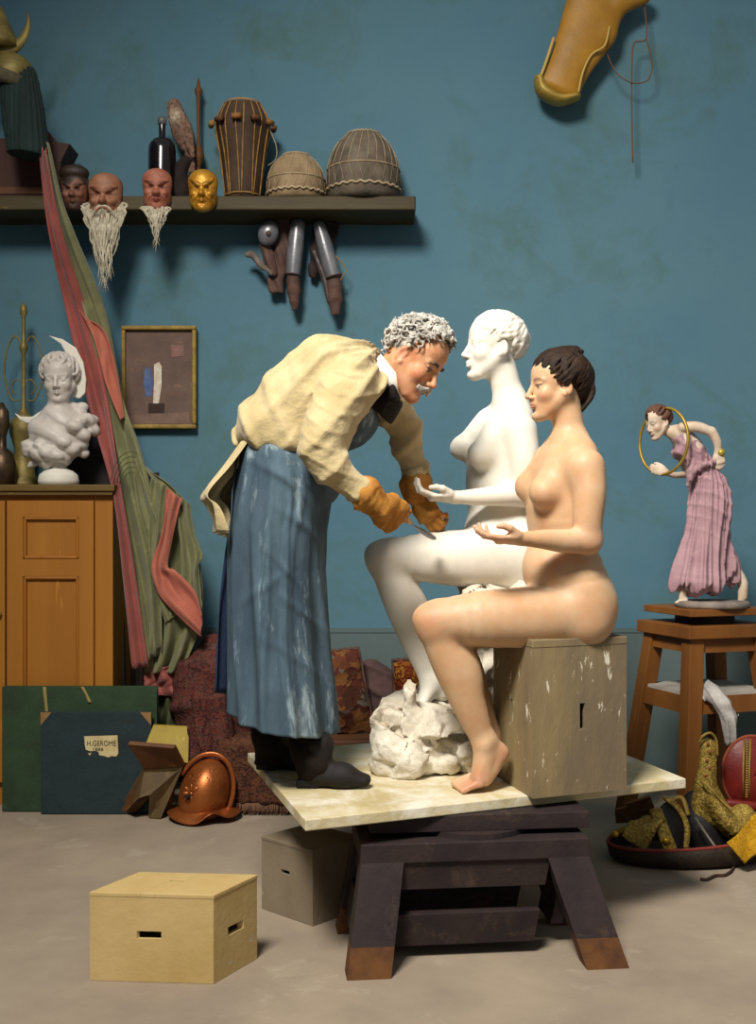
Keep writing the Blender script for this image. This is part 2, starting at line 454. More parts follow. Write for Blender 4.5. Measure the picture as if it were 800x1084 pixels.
def face_cols(base, lip, cheek, brow=None, H=None, browc=(.05, .03, .02), warm=()):
    def fn(co):
        q = (co-H.o)@H.M/H.sc; col = np.tile(np.array(srgb(base)), (len(co), 1))
        def blend(w, c): w = np.clip(w, 0, 1)[:, None]; col[:] = col*(1-w)+np.array(srgb(c))*w
        for (c, r, cc, a) in warm:
            blend(a*np.exp(-np.sum((co-np.array(c))**2, 1)/r**2), cc)
        for y in (-1, 1):
            blend(.55*np.exp(-((q[:, 0]-.065)**2+(q[:, 1]-y*.042)**2+(q[:, 2]+.03)**2)/.022**2), cheek)
            blend(.5*np.exp(-((q[:, 0]+.01)**2+(q[:, 1]-y*.075)**2+(q[:, 2]+.004)**2)/.022**2), cheek)
            # lips and brows have a colour of their own
            if brow: blend(.75*np.exp(-(((q[:, 1]-y*.031)/.021)**4+((q[:, 2]-.020-.003*np.cos((q[:, 1]-y*.028)*90))/.0052)**2))*(q[:, 0] > .05), brow)
        for y in (-1, 1): blend(.95*np.exp(-(((q[:, 1]-y*.0320)/.0160)**4+((q[:, 2]-.0035)/.0030)**2))*(q[:, 0] > .064), (browc if isinstance(browc, str) else '3a261c'))
        blend(.8*np.exp(-((q[:, 1]/.021)**4+((q[:, 2]+.0605)/.0085)**2))*(q[:, 0] > .07), lip)
        blend(.4*np.exp(-((q[:, 0]-.1)**2+q[:, 1]**2+(q[:, 2]+.03)**2)/.014**2), cheek)
        return col
    return fn

def ab(yaw):
    a = math.radians(yaw); return V(-math.cos(a), -math.sin(a), 0), V(math.sin(a), -math.cos(a), 0)   # facing, left

# ---------------------------------------------------------------- the model
def build_model():
    H = head_frame(W(589, 410, 3.335), V(-math.cos(.20), -math.sin(.20), -.02), (0, 0, 1), .905)
    fwd, L = ab(23); s = SDF((.08, 3.0, .40), (.72, 3.66, 1.72), .0065, .0021,
        [(H(-.02, 0, 0)-.125, H(-.02, 0, 0)+.125), (W(548, 590, 3.05), W(500, 545, 3.2)) if 0 else (V(.25, 3.03, 1.10), V(.39, 3.22, 1.2))])
    Yc = 3.335
    head(s, H)
    s.cone(W(603, 462, Yc), W(598, 428, Yc), (.046, .044), (.044, .045), L, k=.025)
    # trunk
    s.chain([W(604, 655, Yc), W(603, 625, Yc), W(596, 580, Yc), W(594, 540, Yc), W(597, 505, Yc), W(602, 482, Yc)],
            [(.150, .104), (.146, .104), (.119, .086), (.129, .094), (.136, .090), (.118, .066)], L, .03)
    ns, fs = W(620.5, 495, 3.205), W(580, 487, 3.475)
    s.ell(ns+V(-.004, .008, -.01), (.050, .050, .056), k=.03); s.cone(ns+V(-.01, .02, .004), W(605, 468, Yc), .040, .040, k=.035); s.cone(fs+V(0, -.02, .0), W(600, 468, Yc), .042, .038, k=.03)
    s.cone(W(590, 482, 3.28), W(583, 481, 3.36), .012, .012, k=.03)
    # chest
    s.cone(W(590, 495, 3.265), W(577, 520, 3.25), .030, .040, k=.04); s.ell(W(575.5, 521, 3.245), (.036, .040, .036), k=.03)
    s.cone(W(580, 492, 3.38), W(563, 512, 3.39), .030, .038, k=.04); s.ell(W(558.5, 516, 3.385), (.036, .040, .034), k=.03)
    # belly, navel, seat
    s.ell(W(580, 602, 3.31), (.075, .10, .085), k=.04); s.ell(W(556, 589, 3.272), .0065, k=.008, op='sub')
    s.ell(W(619, 641, 3.295), (.092, .084, .088), k=.04); s.ell(W(618, 642, 3.44), (.090, .086, .088), k=.04)
    # near leg
    s.chain([W(604, 648, 3.285), W(560, 653, 3.26), W(508, 655, 3.235), W(470, 656, 3.235)], [(.094, .092), (.088, .088), (.076, .079), (.058, .060)], (0, 1, 0), .02)
    s.ell(W(459, 659, 3.235), (.057, .055, .058), k=.03); s.ell(W(452, 654, 3.23), (.036, .036, .030), k=.025)
    s.chain([W(463, 668, 3.24), W(480, 705, 3.25), W(496, 745, 3.255), W(510, 781, 3.262)], [.052, .059, .049, .0335], k=.02)
    s.ell(W(493, 707, 3.255), (.038, .042, .075), rotx(0)@roty(-.35), k=.03)
    s.cone(W(514, 783, 3.262), W(529, 797, 3.28), (.033, .030), (.028, .022), k=.02)
    s.chain([W(513, 787, 3.262), W(510, 806, 3.258), W(505, 823, 3.252)], [(.034, .030), (.037, .026), (.041, .020)], k=.02)
    s.chain([W(528, 797, 3.278), W(522, 813, 3.27), W(513, 826, 3.262)], [(.028, .024), (.034, .020), (.040, .014)], k=.02); s.cone(W(515, 800, 3.265), W(512, 822, 3.26), (.036, .026), (.040, .018), k=.02)
    s.ell(W(513, 790, 3.236), .012, k=.02)
    for i in range(5):
        y = 3.215+.0185*i; r = [.0085, .009, .0095, .0105, .0145][i]
        s.chain([V((507-1.2*i-400)/F*3.25, y+.004, .415+.028), V((498-1.3*i-400)/F*3.25, y, .415+.021), V((488.5-1.5*i-400)/F*3.25, y-.006, .415+r)], [r*1.25, r*1.1, r*.95], k=.006)
    # far leg, behind the near one
    s.chain([W(604, 650, 3.44), W(560, 656, 3.42), W(508, 660, 3.40), W(474, 663, 3.40)], [.088, .084, .072, .054], k=.03)
    s.chain([W(474, 668, 3.40), W(490, 705, 3.41), W(505, 745, 3.415), W(519, 778, 3.42)], [.050, .056, .045, .032], k=.02)
    s.chain([W(519, 780, 3.42), W(517, 796, 3.42), W(512, 812, 3.415)], [.031, .032, .026], k=.02); s.cone(W(520, 785, 3.42), W(532, 798, 3.43), .028, .022, k=.02)
    for i in range(5):
        r = .009 if i else .0125; y = 3.375+.017*i
        s.cone(V(.318, y, .437), V(.278, y, .415+r), r*1.2, r, k=.006)
    # arms
    el = W(623, 572, 3.19)
    s.chain([ns, W(624, 520, 3.19), W(622.5, 550, 3.185), el], [.050, .0465, .041, .037], k=.022)
    s.chain([el, W(598, 573, 3.165), W(575, 571, 3.14), W(551, 570.5, 3.12)], [(.036, .037), (.031, .033), (.026, .027), (.021, .0175)], (0, 1, 0), .018)
    fe = W(606, 578, 3.53)
    s.chain([fs, W(594, 540, 3.51), fe], [.045, .036, .032], k=.02); s.chain([fe, W(602, 615, 3.535), W(598, 650, 3.525)], [.031, .027, .021], k=.015)
    hand(s, W(597, 655, 3.52), V(-.5, -.1, -.28), V(.2, -.8, 0), V(0, 0, -1), .85, ((.1, .2, .2),)*4)
    hand(s, W(551, 570.5, 3.12), V(-1, -.15, -.03), V(0, -1, .25), V(.05, .25, 1), .80,
         ((.10, .30, .25), (.20, .50, .35), (.42, .55, .40), (.62, .55, .45)), [(.018, .026, .010), (.046, .044, .028), (.068, .046, .036), (.086, .044, .036)], spread=.10)
    t = s.build('person', M_skin, smooth=2, loc=(.57, 3.31, .857))
    tag(t, 'unclothed seated woman with dark pinned-up hair posing on the tall box, palm up', 'person')
    warm = [(W(563.5, 521, 3.20), .011, 'c98a78', .8), (W(544.5, 510, 3.37), .011, 'c98a78', .8), (W(457, 656, 3.19), .05, 'cf9c80', .4), (W(500, 830, 3.2), .045, 'c98f78', .6), (W(534, 800, 3.25), .03, 'c98f78', .5), (W(628, 576, 3.15), .035, 'd09c80', .45), (W(522, 568, 3.1), .045, 'd0957c', .65)]
    for wp in ():
        pass
    paint(t, face_cols('d0b18f', 'a56a5c', 'd29a7c', '503628', H, warm=warm))
    eyes(H, t)
    # hair
    h = SDF(H(-.02, 0, .03)-.15, H(-.02, 0, .03)+.15, .0022, .0022)
    ML = [(0, 24), (25, 22), (45, 14), (60, -2), (74, -22), (84, -24), (95, -6), (108, -16), (125, -34), (150, -52), (180, -56)]
    hair_locks(h, H, (-.60, 0, .80), 96, .022, .0050, .005, .011, seed=4, line=ML)
    b = scalp(H, nrm(V(-.32, 0, .95)), .010)
    for i in range(16):
        a = i/16*6.283; c = b+H.M@(V(math.cos(a)*.036, math.sin(a)*.026, .000)); c2 = b+H.M@(V(math.cos(a+1)*.026, math.sin(a+1)*.016, .010))
        h.cone(c, c2, .0085, .008, k=.002)
    h.ell(H(-.075, 0, .005), (.036, .048, .056), H.M, k=.02)
    for i in range(11):
        y = (i-5)*.008; h.chain([H(-.085, y, .04), H(-.106, y*1.1, -.005), H(-.096, y, -.045), H(-.072+.004*(i % 3), y*.8, -.080-.006*(i % 2))], [.009, .0095, .008, .0030], k=.002)
    h.disp(lambda x, y, z: .0007*np.sin(260*(y+.4*z)+4*nz(x, y, z, 30, 3)))
    h.build('hair', M_hair, t, smooth=1)
    return H

# ---------------------------------------------------------------- marble statue
def build_statue():
    Yc = 3.74
    H = head_frame(W(522, 368.5, Yc), V(-math.cos(.22), -math.sin(.22), .04), (0, 0, 1), 1.0)
    fwd, L = ab(22)
    lo = H(-.02, 0, 0)-.135
    s = SDF((-.08, 3.38, .60), (.72, 4.04, 1.92), .007, .0021, [(lo, lo+.27), (V(.08, 3.50, 1.20), V(.28, 3.66, 1.32))])
    head(s, H, eyes_open=False)
    s.cone(W(541, 430, Yc), W(531, 392, Yc), (.050, .048), (.047, .050), L, k=.03)
    s.chain([W(549, 606, Yc), W(546, 575, Yc), W(533, 545, Yc), W(529, 510, Yc), W(532, 470, Yc), W(539, 443, Yc)],
            [(.160, .118), (.152, .114), (.128, .106), (.138, .106), (.146, .094), (.115, .064)], L, .03)
    ns, fs = W(551, 457, 3.615), W(530, 452, 3.87)
    s.cone(ns+V(-.005, .01, 0), W(543, 425, Yc), .046, .044, k=.03); s.cone(fs, W(538, 425, Yc), .044, .040, k=.03)
    s.cone(W(525, 455, 3.66), W(511, 480, 3.645), .032, .042, k=.04); s.ell(W(508, 482, 3.635), (.036, .040, .036), k=.03)
    s.cone(W(514, 445, 3.79), W(495, 471, 3.79), .032, .040, k=.04); s.ell(W(487.5, 475, 3.785), (.036, .038, .034), k=.03)
    s.ell(W(515, 565, 3.71), (.075, .11, .085), k=.04)
    s.ell(W(560, 592, 3.66), .10, k=.04); s.ell(W(560, 592, 3.83), .10, k=.04)
    s.chain([W(545, 590, 3.655), W(500, 591, 3.645), W(462, 590, 3.64), W(418, 590, 3.635)], [(.10, .102), (.094, .094), (.083, .085), (.064, .062)], (0, 1, 0), .03)
    s.ell(W(407, 592, 3.635), (.062, .058, .062), k=.03); s.ell(W(400, 586, 3.63), (.038, .038, .032), k=.025)
    s.chain([W(412, 604, 3.635), W(428, 640, 3.635), W(443, 682, 3.63), W(456, 718, 3.625)], [.056, .063, .050, .035], k=.02)
    s.ell(W(440, 645, 3.645), (.040, .045, .08), roty(-.35), k=.03)
    s.cone(W(457, 718, 3.625), W(468, 733, 3.63), .034, .028, k=.02)
    s.cone(W(458, 722, 3.622), W(447, 744, 3.61), (.036, .032), (.042, .021), k=.02)
    for i in range(5):
        r = .010 if i < 4 else .014; y = 3.572+.0195*i
        s.cone(V((447-400)/F*3.6, y, W(0, 745, 3.6)[2]), V((440-1.2*i-400)/F*3.6, y-.005, W(0, 752+i*.6, 3.6)[2]), r*1.2, r, k=.007)
    d = V(.0, .175, 0)
    s.chain([W(545, 590, 3.655)+d, W(500, 591, 3.645)+d, W(462, 590, 3.64)+d, W(420, 592, 3.635)+d], [.098, .092, .078, .060], k=.03)
    s.chain([W(412, 604, 3.635)+d, W(430, 640, 3.635)+d, W(450, 690, 3.63)+d, W(458, 718, 3.625)+d], [.052, .058, .046, .034], k=.02)
    s.cone(W(458, 722, 3.622)+d, W(447, 748, 3.61)+d, (.036, .032), (.038, .018), k=.02)
    el = W(557, 522, 3.60)
    s.chain([ns, W(555, 485, 3.60), W(556, 505, 3.60), el], [.053, .050, .046, .041], k=.022)
    s.chain([el, W(530, 524.5, 3.585), W(505, 526, 3.575), W(480, 526.5, 3.565)], [(.040, .039), (.033, .033), (.027, .027), (.023, .019)], (0, 1, 0), .018)
    hand(s, W(479, 526.5, 3.565), V(-1, -.15, .0), V(0, -1, .2), V(.05, .2, 1), .86,
         ((.30, .75, .5), (.40, .80, .5), (.55, .80, .5), (.65, .80, .5)), [(.018, .026, .010), (.045, .046, .022), (.068, .046, .028), (.088, .040, .028)], spread=.12)
    fe = W(566, 520, 3.92); s.chain([fs, fe], [.048, .038], k=.02); s.chain([fe, W(540, 560, 3.90), W(520, 572, 3.88)], [.037, .030, .024], k=.015)
    hand(s, W(518, 572, 3.88), V(-1, -.1, -.1), V(0, -.3, 1), V(0, -.2, -1), .95, ((.3, .4, .2),)*4)
    # block she sits on and the rock under her feet
    root = thing('marble_statue', 'white marble statue of a seated woman on a rough rock base, being carved', 'statue', (.25, 3.7, .415))
    s.build('figure', M_marble, root, smooth=2)
    r = SDF((-.08, 3.30, .405), (.80, 4.02, 1.03), .0055, .0055)
    T = .417
    bm = V((447-400)/F*3.6, 3.6, T)
    r.box((.175, 3.60, T+.062), (.182, .175, .062), rotz(.06), .03, .02)
    r.box((.10, 3.56, T+.14), (.085, .12, .055), rotz(-.15)@roty(.12), .02, .02)
    r.box((.055, 3.56, T+.165), (.045, .11, .035), rotz(.1)@roty(.2), .012, .02)
    r.box((.19, 3.68, T+.13), (.14, .16, .06), rotz(.1), .03, .03)
    r.cone((.115, 3.475, T+.12), (.088, 3.46, T+.255), (.018, .030), (.012, .018), (1, 0, 0), .02)
    r.cone((.125, 3.46, T+.17), (.29, 3.46, T+.135), .026, .035, k=.02); r.cone((.29, 3.45, T+.13), (.33, 3.52, T+.06), .04, .04, k=.02)
    r.ell((.18, 3.425, T+.115), (.032, .018, .030), k=.008); r.ell((.225, 3.43, T+.05), (.035, .02, .028), k=.008); r.ell((.10, 3.415, T+.06), (.045, .02, .04), k=.012)
    r.ell((.28, 3.43, T+.075), (.06, .03, .022), k=.01); r.ell((.035, 3.45, T+.12), (.030, .02, .04), k=.01)
    r.ell((.20, 3.50, T+.21), (.06, .05, .022), k=.01, op='sub')
    # seat block and its support
    zt = W(0, 621, 3.66)[2]
    r.box((.47, 3.72, zt-.045), (.175, .17, .05), None, .02, .02)
    r.box((.52, 3.78, (T+zt)/2), (.135, .14, (zt-T)/2), None, .02, .02)
    r.cone((.30, 3.70, T+.10), (.42, 3.74, zt-.08), (.10, .07), (.05, .05), (0, 1, 0), .05)
    rg = np.random.RandomState(12)
    def facets(num, amp, tilt):
        c = rg.uniform((-.1, 3.3, .4), (.8, 4.0, 1.05), (num, 3)); n = rg.normal(size=(num, 3)); n /= np.linalg.norm(n, axis=1)[:, None]; o = rg.uniform(-1, 1, num)*amp
        def q(x, y, z):
            P = np.stack([x, y, z], 1).astype(np.float32); best = np.full(len(P), 9, np.float32); val = np.zeros(len(P), np.float32)
            order = np.argsort(P[:, 0]); xs = P[order, 0]; R_ = .6*(1.0/num)**(1/3)*1.6
            for a in range(num):
                lo_, hi_ = np.searchsorted(xs, c[a, 0]-R_), np.searchsorted(xs, c[a, 0]+R_); I = order[lo_:hi_]
                Q = P[I]-c[a].astype(np.float32); I2 = (np.abs(Q[:, 1]) < R_) & (np.abs(Q[:, 2]) < R_); I = I[I2]; Q = Q[I2]
                d = Q[:, 0]**2+Q[:, 1]**2+1.6*Q[:, 2]**2; m = d < best[I]; I = I[m]; best[I] = d[m]; val[I] = Q[m]@n[a].astype(np.float32)*tilt+o[a]
            return val
        return q
    f1, f2 = facets(110, .0018, .24), facets(900, .0006, .22)
    def f(x, y, z): return f1(x, y, z)+f2(x, y, z)+.0035*nz(x, y, z, 38, 4)+.0018*np.abs(nz(x, y, z, 85, 21))+.0010*nz(x, y, z, 170, 33)
    r.disp(f, band=.03); r.plane((0, 0, T-.001), (0, 0, -1))
    r.build('rock_base', M_rock, root, smooth=1)
    h = SDF(H(-.02, 0, .03)-.155, H(-.02, 0, .03)+.155, .0023, .0023)
    hair_locks(h, H, (-.75, 0, .55), 46, .05, .0088, .0015, .007, seed=9, line=[(0, 24), (28, 22), (50, 12), (66, 2), (80, -14), (98, 2), (112, -22), (135, -40), (160, -50), (180, -52)])
    for a in range(-60, 61, 12):
        c = scalp(H, dirv(a*1.2, 60-abs(a)*.35), .006); h.ell(c, (.013, .012, .009), H.M, k=.004)
    h.ell(H(-.078, 0, .066), (.026, .030, .024), H.M, k=.006)
    h.disp(lambda x, y, z: .0012*np.sin(200*(x+.5*y)+5*nz(x, y, z, 30, 8))+.0015*nz(x, y, z, 90, 5))
    h.build('carved_hair', M_marble, root, smooth=1)
    return root

# ---------------------------------------------------------------- the sculptor
def wrinkle(x, y, z, d, fr, seed, warp=2.2, ws=9):
    p = (x*d[0]+y*d[1]+z*d[2])*fr+warp*nz(x, y, z, ws, seed)
    a = np.sin(p); m = .55+.45*np.sin(2.1*nz(x, y, z, ws*.7, seed+5)+1)
    return (np.abs(a)**.6*np.sign(a))*m
def build_man():
    Yc = 3.42
    pit, yaw = math.radians(35), math.radians(28)
    fwd = V(math.cos(pit)*math.cos(yaw), -math.cos(pit)*math.sin(yaw), -math.sin(pit))
    up = V(math.sin(pit)*.95, -.10, math.cos(pit))
    H = head_frame(W(438.5, 381, 3.36), fwd, up, 1.0)
    lo = H(0, 0, 0)-.14
    sk = SDF((-.48, 3.05, .44), (.30, 3.78, 1.86), .008, .0022, [(lo, lo+.28)])
    head(sk, H, male=True)
    neck0 = W(398, 412, 3.40)
    sk.cone(neck0, H(-.02, 0, -.03), (.060, .058), (.056, .06), k=.025)
    sk.cone(W(290, 510, Yc), W(304, 455, Yc), (.13, .09), (.12, .09), (0, 1, 0), .03); sk.cone(W(304, 455, Yc), W(374, 408, Yc), (.12, .09), (.14, .08), (0, 1, 0), .03)
    nsh, fsh = W(370, 408, 3.245), W(398, 415, 3.60)
    nel, nwr = W(338, 482, 3.17), W(392, 529, 3.215)
    fel, fwr = W(432, 468, 3.62), W(440, 512, 3.61)
    sk.cone(nsh, W(385, 400, Yc), .05, .07, k=.03); sk.cone(fsh, W(385, 400, Yc), .05, .07, k=.03)
    sk.chain([nsh, nel, nwr], [.05, .04, .028], k=.02); sk.chain([fsh, fel, fwr], [.05, .04, .028], k=.02)
    for (hp, kn, an) in ((W(300, 530, 3.37), W(305, 640, 3.36), W(329, 800, 3.315)), (W(288, 520, 3.50), W(285, 665, 3.52), W(286, 790, 3.53))):
        sk.chain([hp, kn, an], [.055, .038, .026], k=.02)
    t = sk.build('person', M_oldskin, smooth=2, loc=(-.24, 3.4, .415))
    tag(t, 'grey-haired man in cream smock and blue apron bending to carve the marble statue', 'person')
    paint(t, face_cols('d3a27c', 'a86450', 'c9826a', None, H))
    eyes(H, t)
    g = G()
    for y in (1, -1):
        g.tube([H(.0815, y*.010, .017), H(.0835, y*.022, .024), H(.079, y*.036, .025), H(.069, y*.050, .018)], [.003, .0052, .0048, .002], 8)
    g.build('eyebrow', mat('dark_grey_eyebrow', '3a2a22', '6a5a50', 60, .8), t)
    # hair: loose curls
    h = SDF(H(-.02, 0, .03)-.165, H(-.02, 0, .03)+.165, .0024, .0024)
    h.ell(H(-.022, 0, .036), np.array([.084, .0745, .078])*H.sc, H.M, k=.004)
    rg = np.random.RandomState(5)
    for i in range(1300):
        az = rg.uniform(-180, 180); top = rg.uniform(0, 1); lim = hl(az)+(2 if abs(az) < 40 else 4)
        el = lim+(90-lim)*top**.8
        d = dirv(az, el); ex = .005+.015*rg.rand()+.014*max(0, d[2])*max(0, d[0]+.6)
        c = scalp(H, d, ex); a = nrm(rg.normal(size=3)); a = nrm(a-.7*np.dot(a, H.M@d)*(H.M@d)); b_ = np.cross(a, H.M@d)
        rr = rg.uniform(.006, .013); pts = [c+a*math.cos(q)*rr+b_*math.sin(q)*rr+(H.M@d)*q*.0015 for q in np.linspace(0, rg.uniform(1.8, 3.6), 5)]
        h.chain(pts, [.0026, .0034, .0032, .0024, .0010], k=.001, sub=1)
    h.disp(lambda x, y, z: .0009*nz(x, y, z, 190, 5)+.0006*nz(x, y, z, 330, 9))
    h.build('hair', M_white_hair, t, smooth=1)
    m = SDF(H(.07, 0, -.05)-.06, H(.07, 0, -.05)+.06, .0016, .0016)
    for y in (1, -1):
        for j in range(60):
            a = rg.rand(); b_ = rg.uniform(-.002, .002); p0 = H(.0915-.003*a, y*(.001+.006*a), -.044-.006*a)
            m.chain([p0, H(.096-.006*a, y*(.013+b_), -.047-.011*a), H(.088, y*(.026+.004*a), -.051-.014*a+b_), H(.080+b_, y*(.040+.008*a), -.050-.014*rg.rand())], [.0034, .0042, .0034, .0010], k=.001, sub=2)
    m.build('moustache', M_white_hair, t, smooth=1)
    # collar, cravat and vest
    g = G(); R = Fr(W(409, 393, 3.395), H(.0, 0, 0)-neck0, (0, 1, 0), V(-.4, 0, 1)); ax = nrm(H(-.02, 0, -.03)-neck0)
    def ring(c, r0, r1, h0, n=36, th=.004, gap=0):
        l = nrm(np.cross(ax, V(0, 0, 1))) if abs(ax[2]) < .99 else V(0, 1, 0); m_ = np.cross(l, ax)
        P = []
        for (rr, hh) in ((r0, 0), (r1, h0), (r1+th, h0), (r0+th, 0), (r0, 0)):
            P.append([c+ax*(hh+.012*math.cos(2*math.pi*k/n))+(l*math.cos(2*math.pi*k/n)*1.0+m_*math.sin(2*math.pi*k/n))*rr for k in range(n)])
        return P
    g.grid(ring(neck0+ax*.022, .074, .064, .055), True); g.build('shirt_collar', M_linen, t)
    g = G(); g.grid(ring(neck0-ax*.034, .104, .079, .074, th=.010), True)
    g.build('black_stock', M_black, t, sub=1)
    k = SDF(V(-.02, 3.2, 1.40), V(.13, 3.45, 1.62), .0035, .0035)
    kc = W(408, 421, 3.30)
    k.ell(kc, (.020, .018, .018), k=.01); k.cone(kc, W(418, 417, 3.27), (.012, .016), (.012, .028), (0, 1, 0), .01); k.cone(kc, W(397, 430, 3.30), (.012, .018), (.012, .030), (0, 1, 0), .01)
    k.cone(kc, W(400, 402, 3.31), .022, .020, k=.01)
    k.disp(lambda x, y, z: .0025*np.sin(140*(x+y)+3*nz(x, y, z, 30, 4))); k.build('cravat', M_black, t)
    # smock
    def trunk(s, o=0):
        s.cone(W(296, 488, Yc), W(300, 462, Yc), (.185+o, .125+o), (.185+o, .135+o), (0, 1, 0), .03)
        s.cone(W(300, 462, Yc), W(322, 432, Yc), (.185+o, .140+o), (.190+o, .150+o), (0, 1, 0), .03)
        s.cone(W(322, 432, Yc), W(352, 408, Yc), (.190+o, .150+o), (.200+o, .140+o), (0, 1, 0), .03)
        s.cone(W(352, 408, Yc), W(380, 398, Yc), (.200+o, .140+o), (.150+o, .095+o), (0, 1, 0), .03)
        s.cone(W(352, 415, Yc), W(368, 440, Yc), (.16+o, .12+o), (.14+o, .085+o), (0, 1, 0), .04)
        s.cone(W(312, 480, Yc), W(326, 510, Yc), (.16+o, .12+o), (.16+o, .085+o), (0, 1, 0), .05)
    sm = SDF((-.50, 3.0, 1.16), (.20, 3.82, 1.82), .0042, .0042)
    trunk(sm)
    sm.ell(W(279, 449, Yc), (.066, .17, .070), roty(-.5), k=.05)
    wl = W(256, 474, Yc); wn = nrm(V(-.20, 0, -1)); sm.plane(wl, wn, .03)
    sm.chain([W(377, 405, 3.27), W(350, 445, 3.19), W(341, 480, 3.165), W(362, 504, 3.18), W(389, 526, 3.21)], [.082, .080, .068, .052, .036], k=.022)
    sm.chain([W(405, 418, 3.59), W(427, 450, 3.61), W(430, 470, 3.62), W(436, 490, 3.615), W(441, 508, 3.61)], [.075, .062, .058, .048, .040], k=.025)
    nd = nrm(neck0-W(352, 408, Yc))
    def fold(x, y, z):
        up_ = np.clip((z-1.25)/.5, 0, 1); p_ = np.stack([x, y, z], 1)
        def sd(a, b): t_ = np.clip(((p_-a)@(b-a))/((b-a)@(b-a)), 0, 1)[:, None]; return np.sqrt(((p_-a-t_*(b-a))**2).sum(1))
        dn = np.minimum(np.minimum(sd(W(366, 425, 3.22), W(341, 480, 3.165)), sd(W(341, 480, 3.165), W(389, 526, 3.21))), np.minimum(sd(W(420, 440, 3.60), W(430, 470, 3.62)), sd(W(430, 470, 3.62), W(441, 508, 3.61)))+.01)
        near = np.clip((.115-dn)/.03, 0, 1)
        def ridge(p, w=.52): return np.exp(-(np.sin(p/2)/w)**2)
        tx = nrm(W(380, 398, Yc)-W(296, 488, Yc)); pn = nrm(np.cross(tx, V(0, 1, 0))); rx = x-W(340, 440, Yc)[0]; rz = z-W(340, 440, Yc)[2]
        tt = rx*tx[0]+rz*tx[2]; ang = np.arctan2(-(y-Yc), rx*pn[0]+rz*pn[2])
        sp = np.clip((tt+.05)/.22, 0, 1)
        # gathers radiating from the collar, blousing in deep cross folds above the waist
        a = .0230*ridge(ang*12+1.6*nz(x, y, z, 5, 2)+3*tt)*(.35+.65*sp)*(.6+.4*nz(x, y, z, 8, 31))
        a = a+.0080*ridge(ang*27+2.5*nz(x, y, z, 7, 12)+5*tt, .5)*sp
        a = a+.0190*ridge(tt*58+ang*3.2+2.2*nz(x, y, z, 6, 5))*(1-sp)*(.6+.4*nz(x, y, z, 9, 33))
        b = .0175*ridge(66*(x*.62+y*.35-z*.70)+2.0*nz(x, y, z, 6, 7), .5)*(.55+.45*nz(x, y, z, 9, 37))+.0070*ridge(130*(x*.35-y*.3+z*.85)+2.6*nz(x, y, z, 9, 17), .45)*(.5+.5*nz(x, y, z, 11, 41))
        return -(a*(1-near)+b*near)*.95+.0095+.0008*nz(x, y, z, 110, 3)
    sm.disp(fold)
    # neck opening and cuffs
    sm.cone(neck0-ax*.0, neck0+ax*.2, .082, .085, k=.01, op='sub')
    so = sm.build('smock', M_smock, t, smooth=1)
    for (c, d, r) in ((W(388, 525.5, 3.21), nrm(W(389, 526, 3.21)-W(362, 503, 3.18)), .036), (W(441, 507, 3.61), nrm(W(441, 508, 3.61)-W(436, 490, 3.615)), .039)):
        g = G(); n = 30; l = nrm(np.cross(d, V(0, 1, .1))); m_ = np.cross(d, l); P = []
        for (a, rr) in ((-.03, r+.003), (-.012, r+.007), (.004, r+.004), (.012, r+.006), (.014, r-.004), (0, r-.008)):
            P.append([c+d*(a+.003*math.sin(5*q))+(l*math.cos(q)+m_*math.sin(q))*(rr+.002*math.sin(7*q)) for q in np.linspace(0, 2*math.pi, n, endpoint=False)])
        g.grid(P, True); g.build('cuff', M_smock, so)
    # smock tail hanging behind over the apron strings
    def sheet(rows, amp, nf, seed=0, amp2=0, n=40, dirn=(0, -1, 0)):
        P = []
        for i, (a, b) in enumerate(rows):
            v = i/(len(rows)-1); r = []
            for j in range(n+1):
                u = j/n; p = a*(1-u)+b*u
                w = math.sin(u*nf*6.283+seed+1.3*math.sin(v*3+seed))*amp*(.3+.7*v)+amp2*math.sin(u*nf*2.3*6.283+v*4+seed)
                r.append(p+np.array(dirn)*w)
            P.append(r)
        return P
    g = G()
    L_ = spline([W(259, 466, 3.30), W(238, 494, 3.28), W(214, 522, 3.27), W(222, 535, 3.27), W(231, 562, 3.28)], 5); R_ = spline([W(268, 470, 3.50), W(262, 500, 3.55), W(252, 530, 3.56), W(250, 545, 3.56), W(247, 570, 3.56)], 5)
    rows = list(zip(L_, R_)); g.grid(sheet(rows, .034, 3.2, 1, .009, 60, nrm(V(.8, -.6, 0)))); g.build('smock_tail', M_smock, so, solid=.004, sub=1)
    # apron bib: follows the chest front, clipped to the front half
    b1 = SDF((-.42, 3.05, 1.13), (.16, 3.78, 1.64), .006, .006); trunk(b1, .013)
    b1.disp(lambda x, y, z: .003*wrinkle(x, y, z, (.6, .5, .5), 60, 20, 2, 8))
    fn_ = nrm(V(.64, 0, -.77)); b1.plane(W(338, 455, Yc), -fn_); b1.plane((0, 3.25, 0), (0, -1, 0)); b1.plane((0, 3.60, 0), (0, 1, 0))
    b1.plane(W(396, 432, Yc), (.9, 0, .43))
    b1.build('apron_bib', M_apron, t, smooth=1)
    # skirt of the apron
    lev = [(466, 258, 330, .165), (482, 253, 344, .185), (505, 250, 350, .195), (530, 247, 350, .198), (560, 244, 345, .20), (600, 244, 343, .205), (640, 244, 345, .21), (680, 245, 347, .215), (720, 246, 352, .235), (760, 247, 355, .245)]
    P = []; n = 260; a0, a1 = math.radians(-168), math.radians(150)
    rows = np.linspace(458, 760, 120)
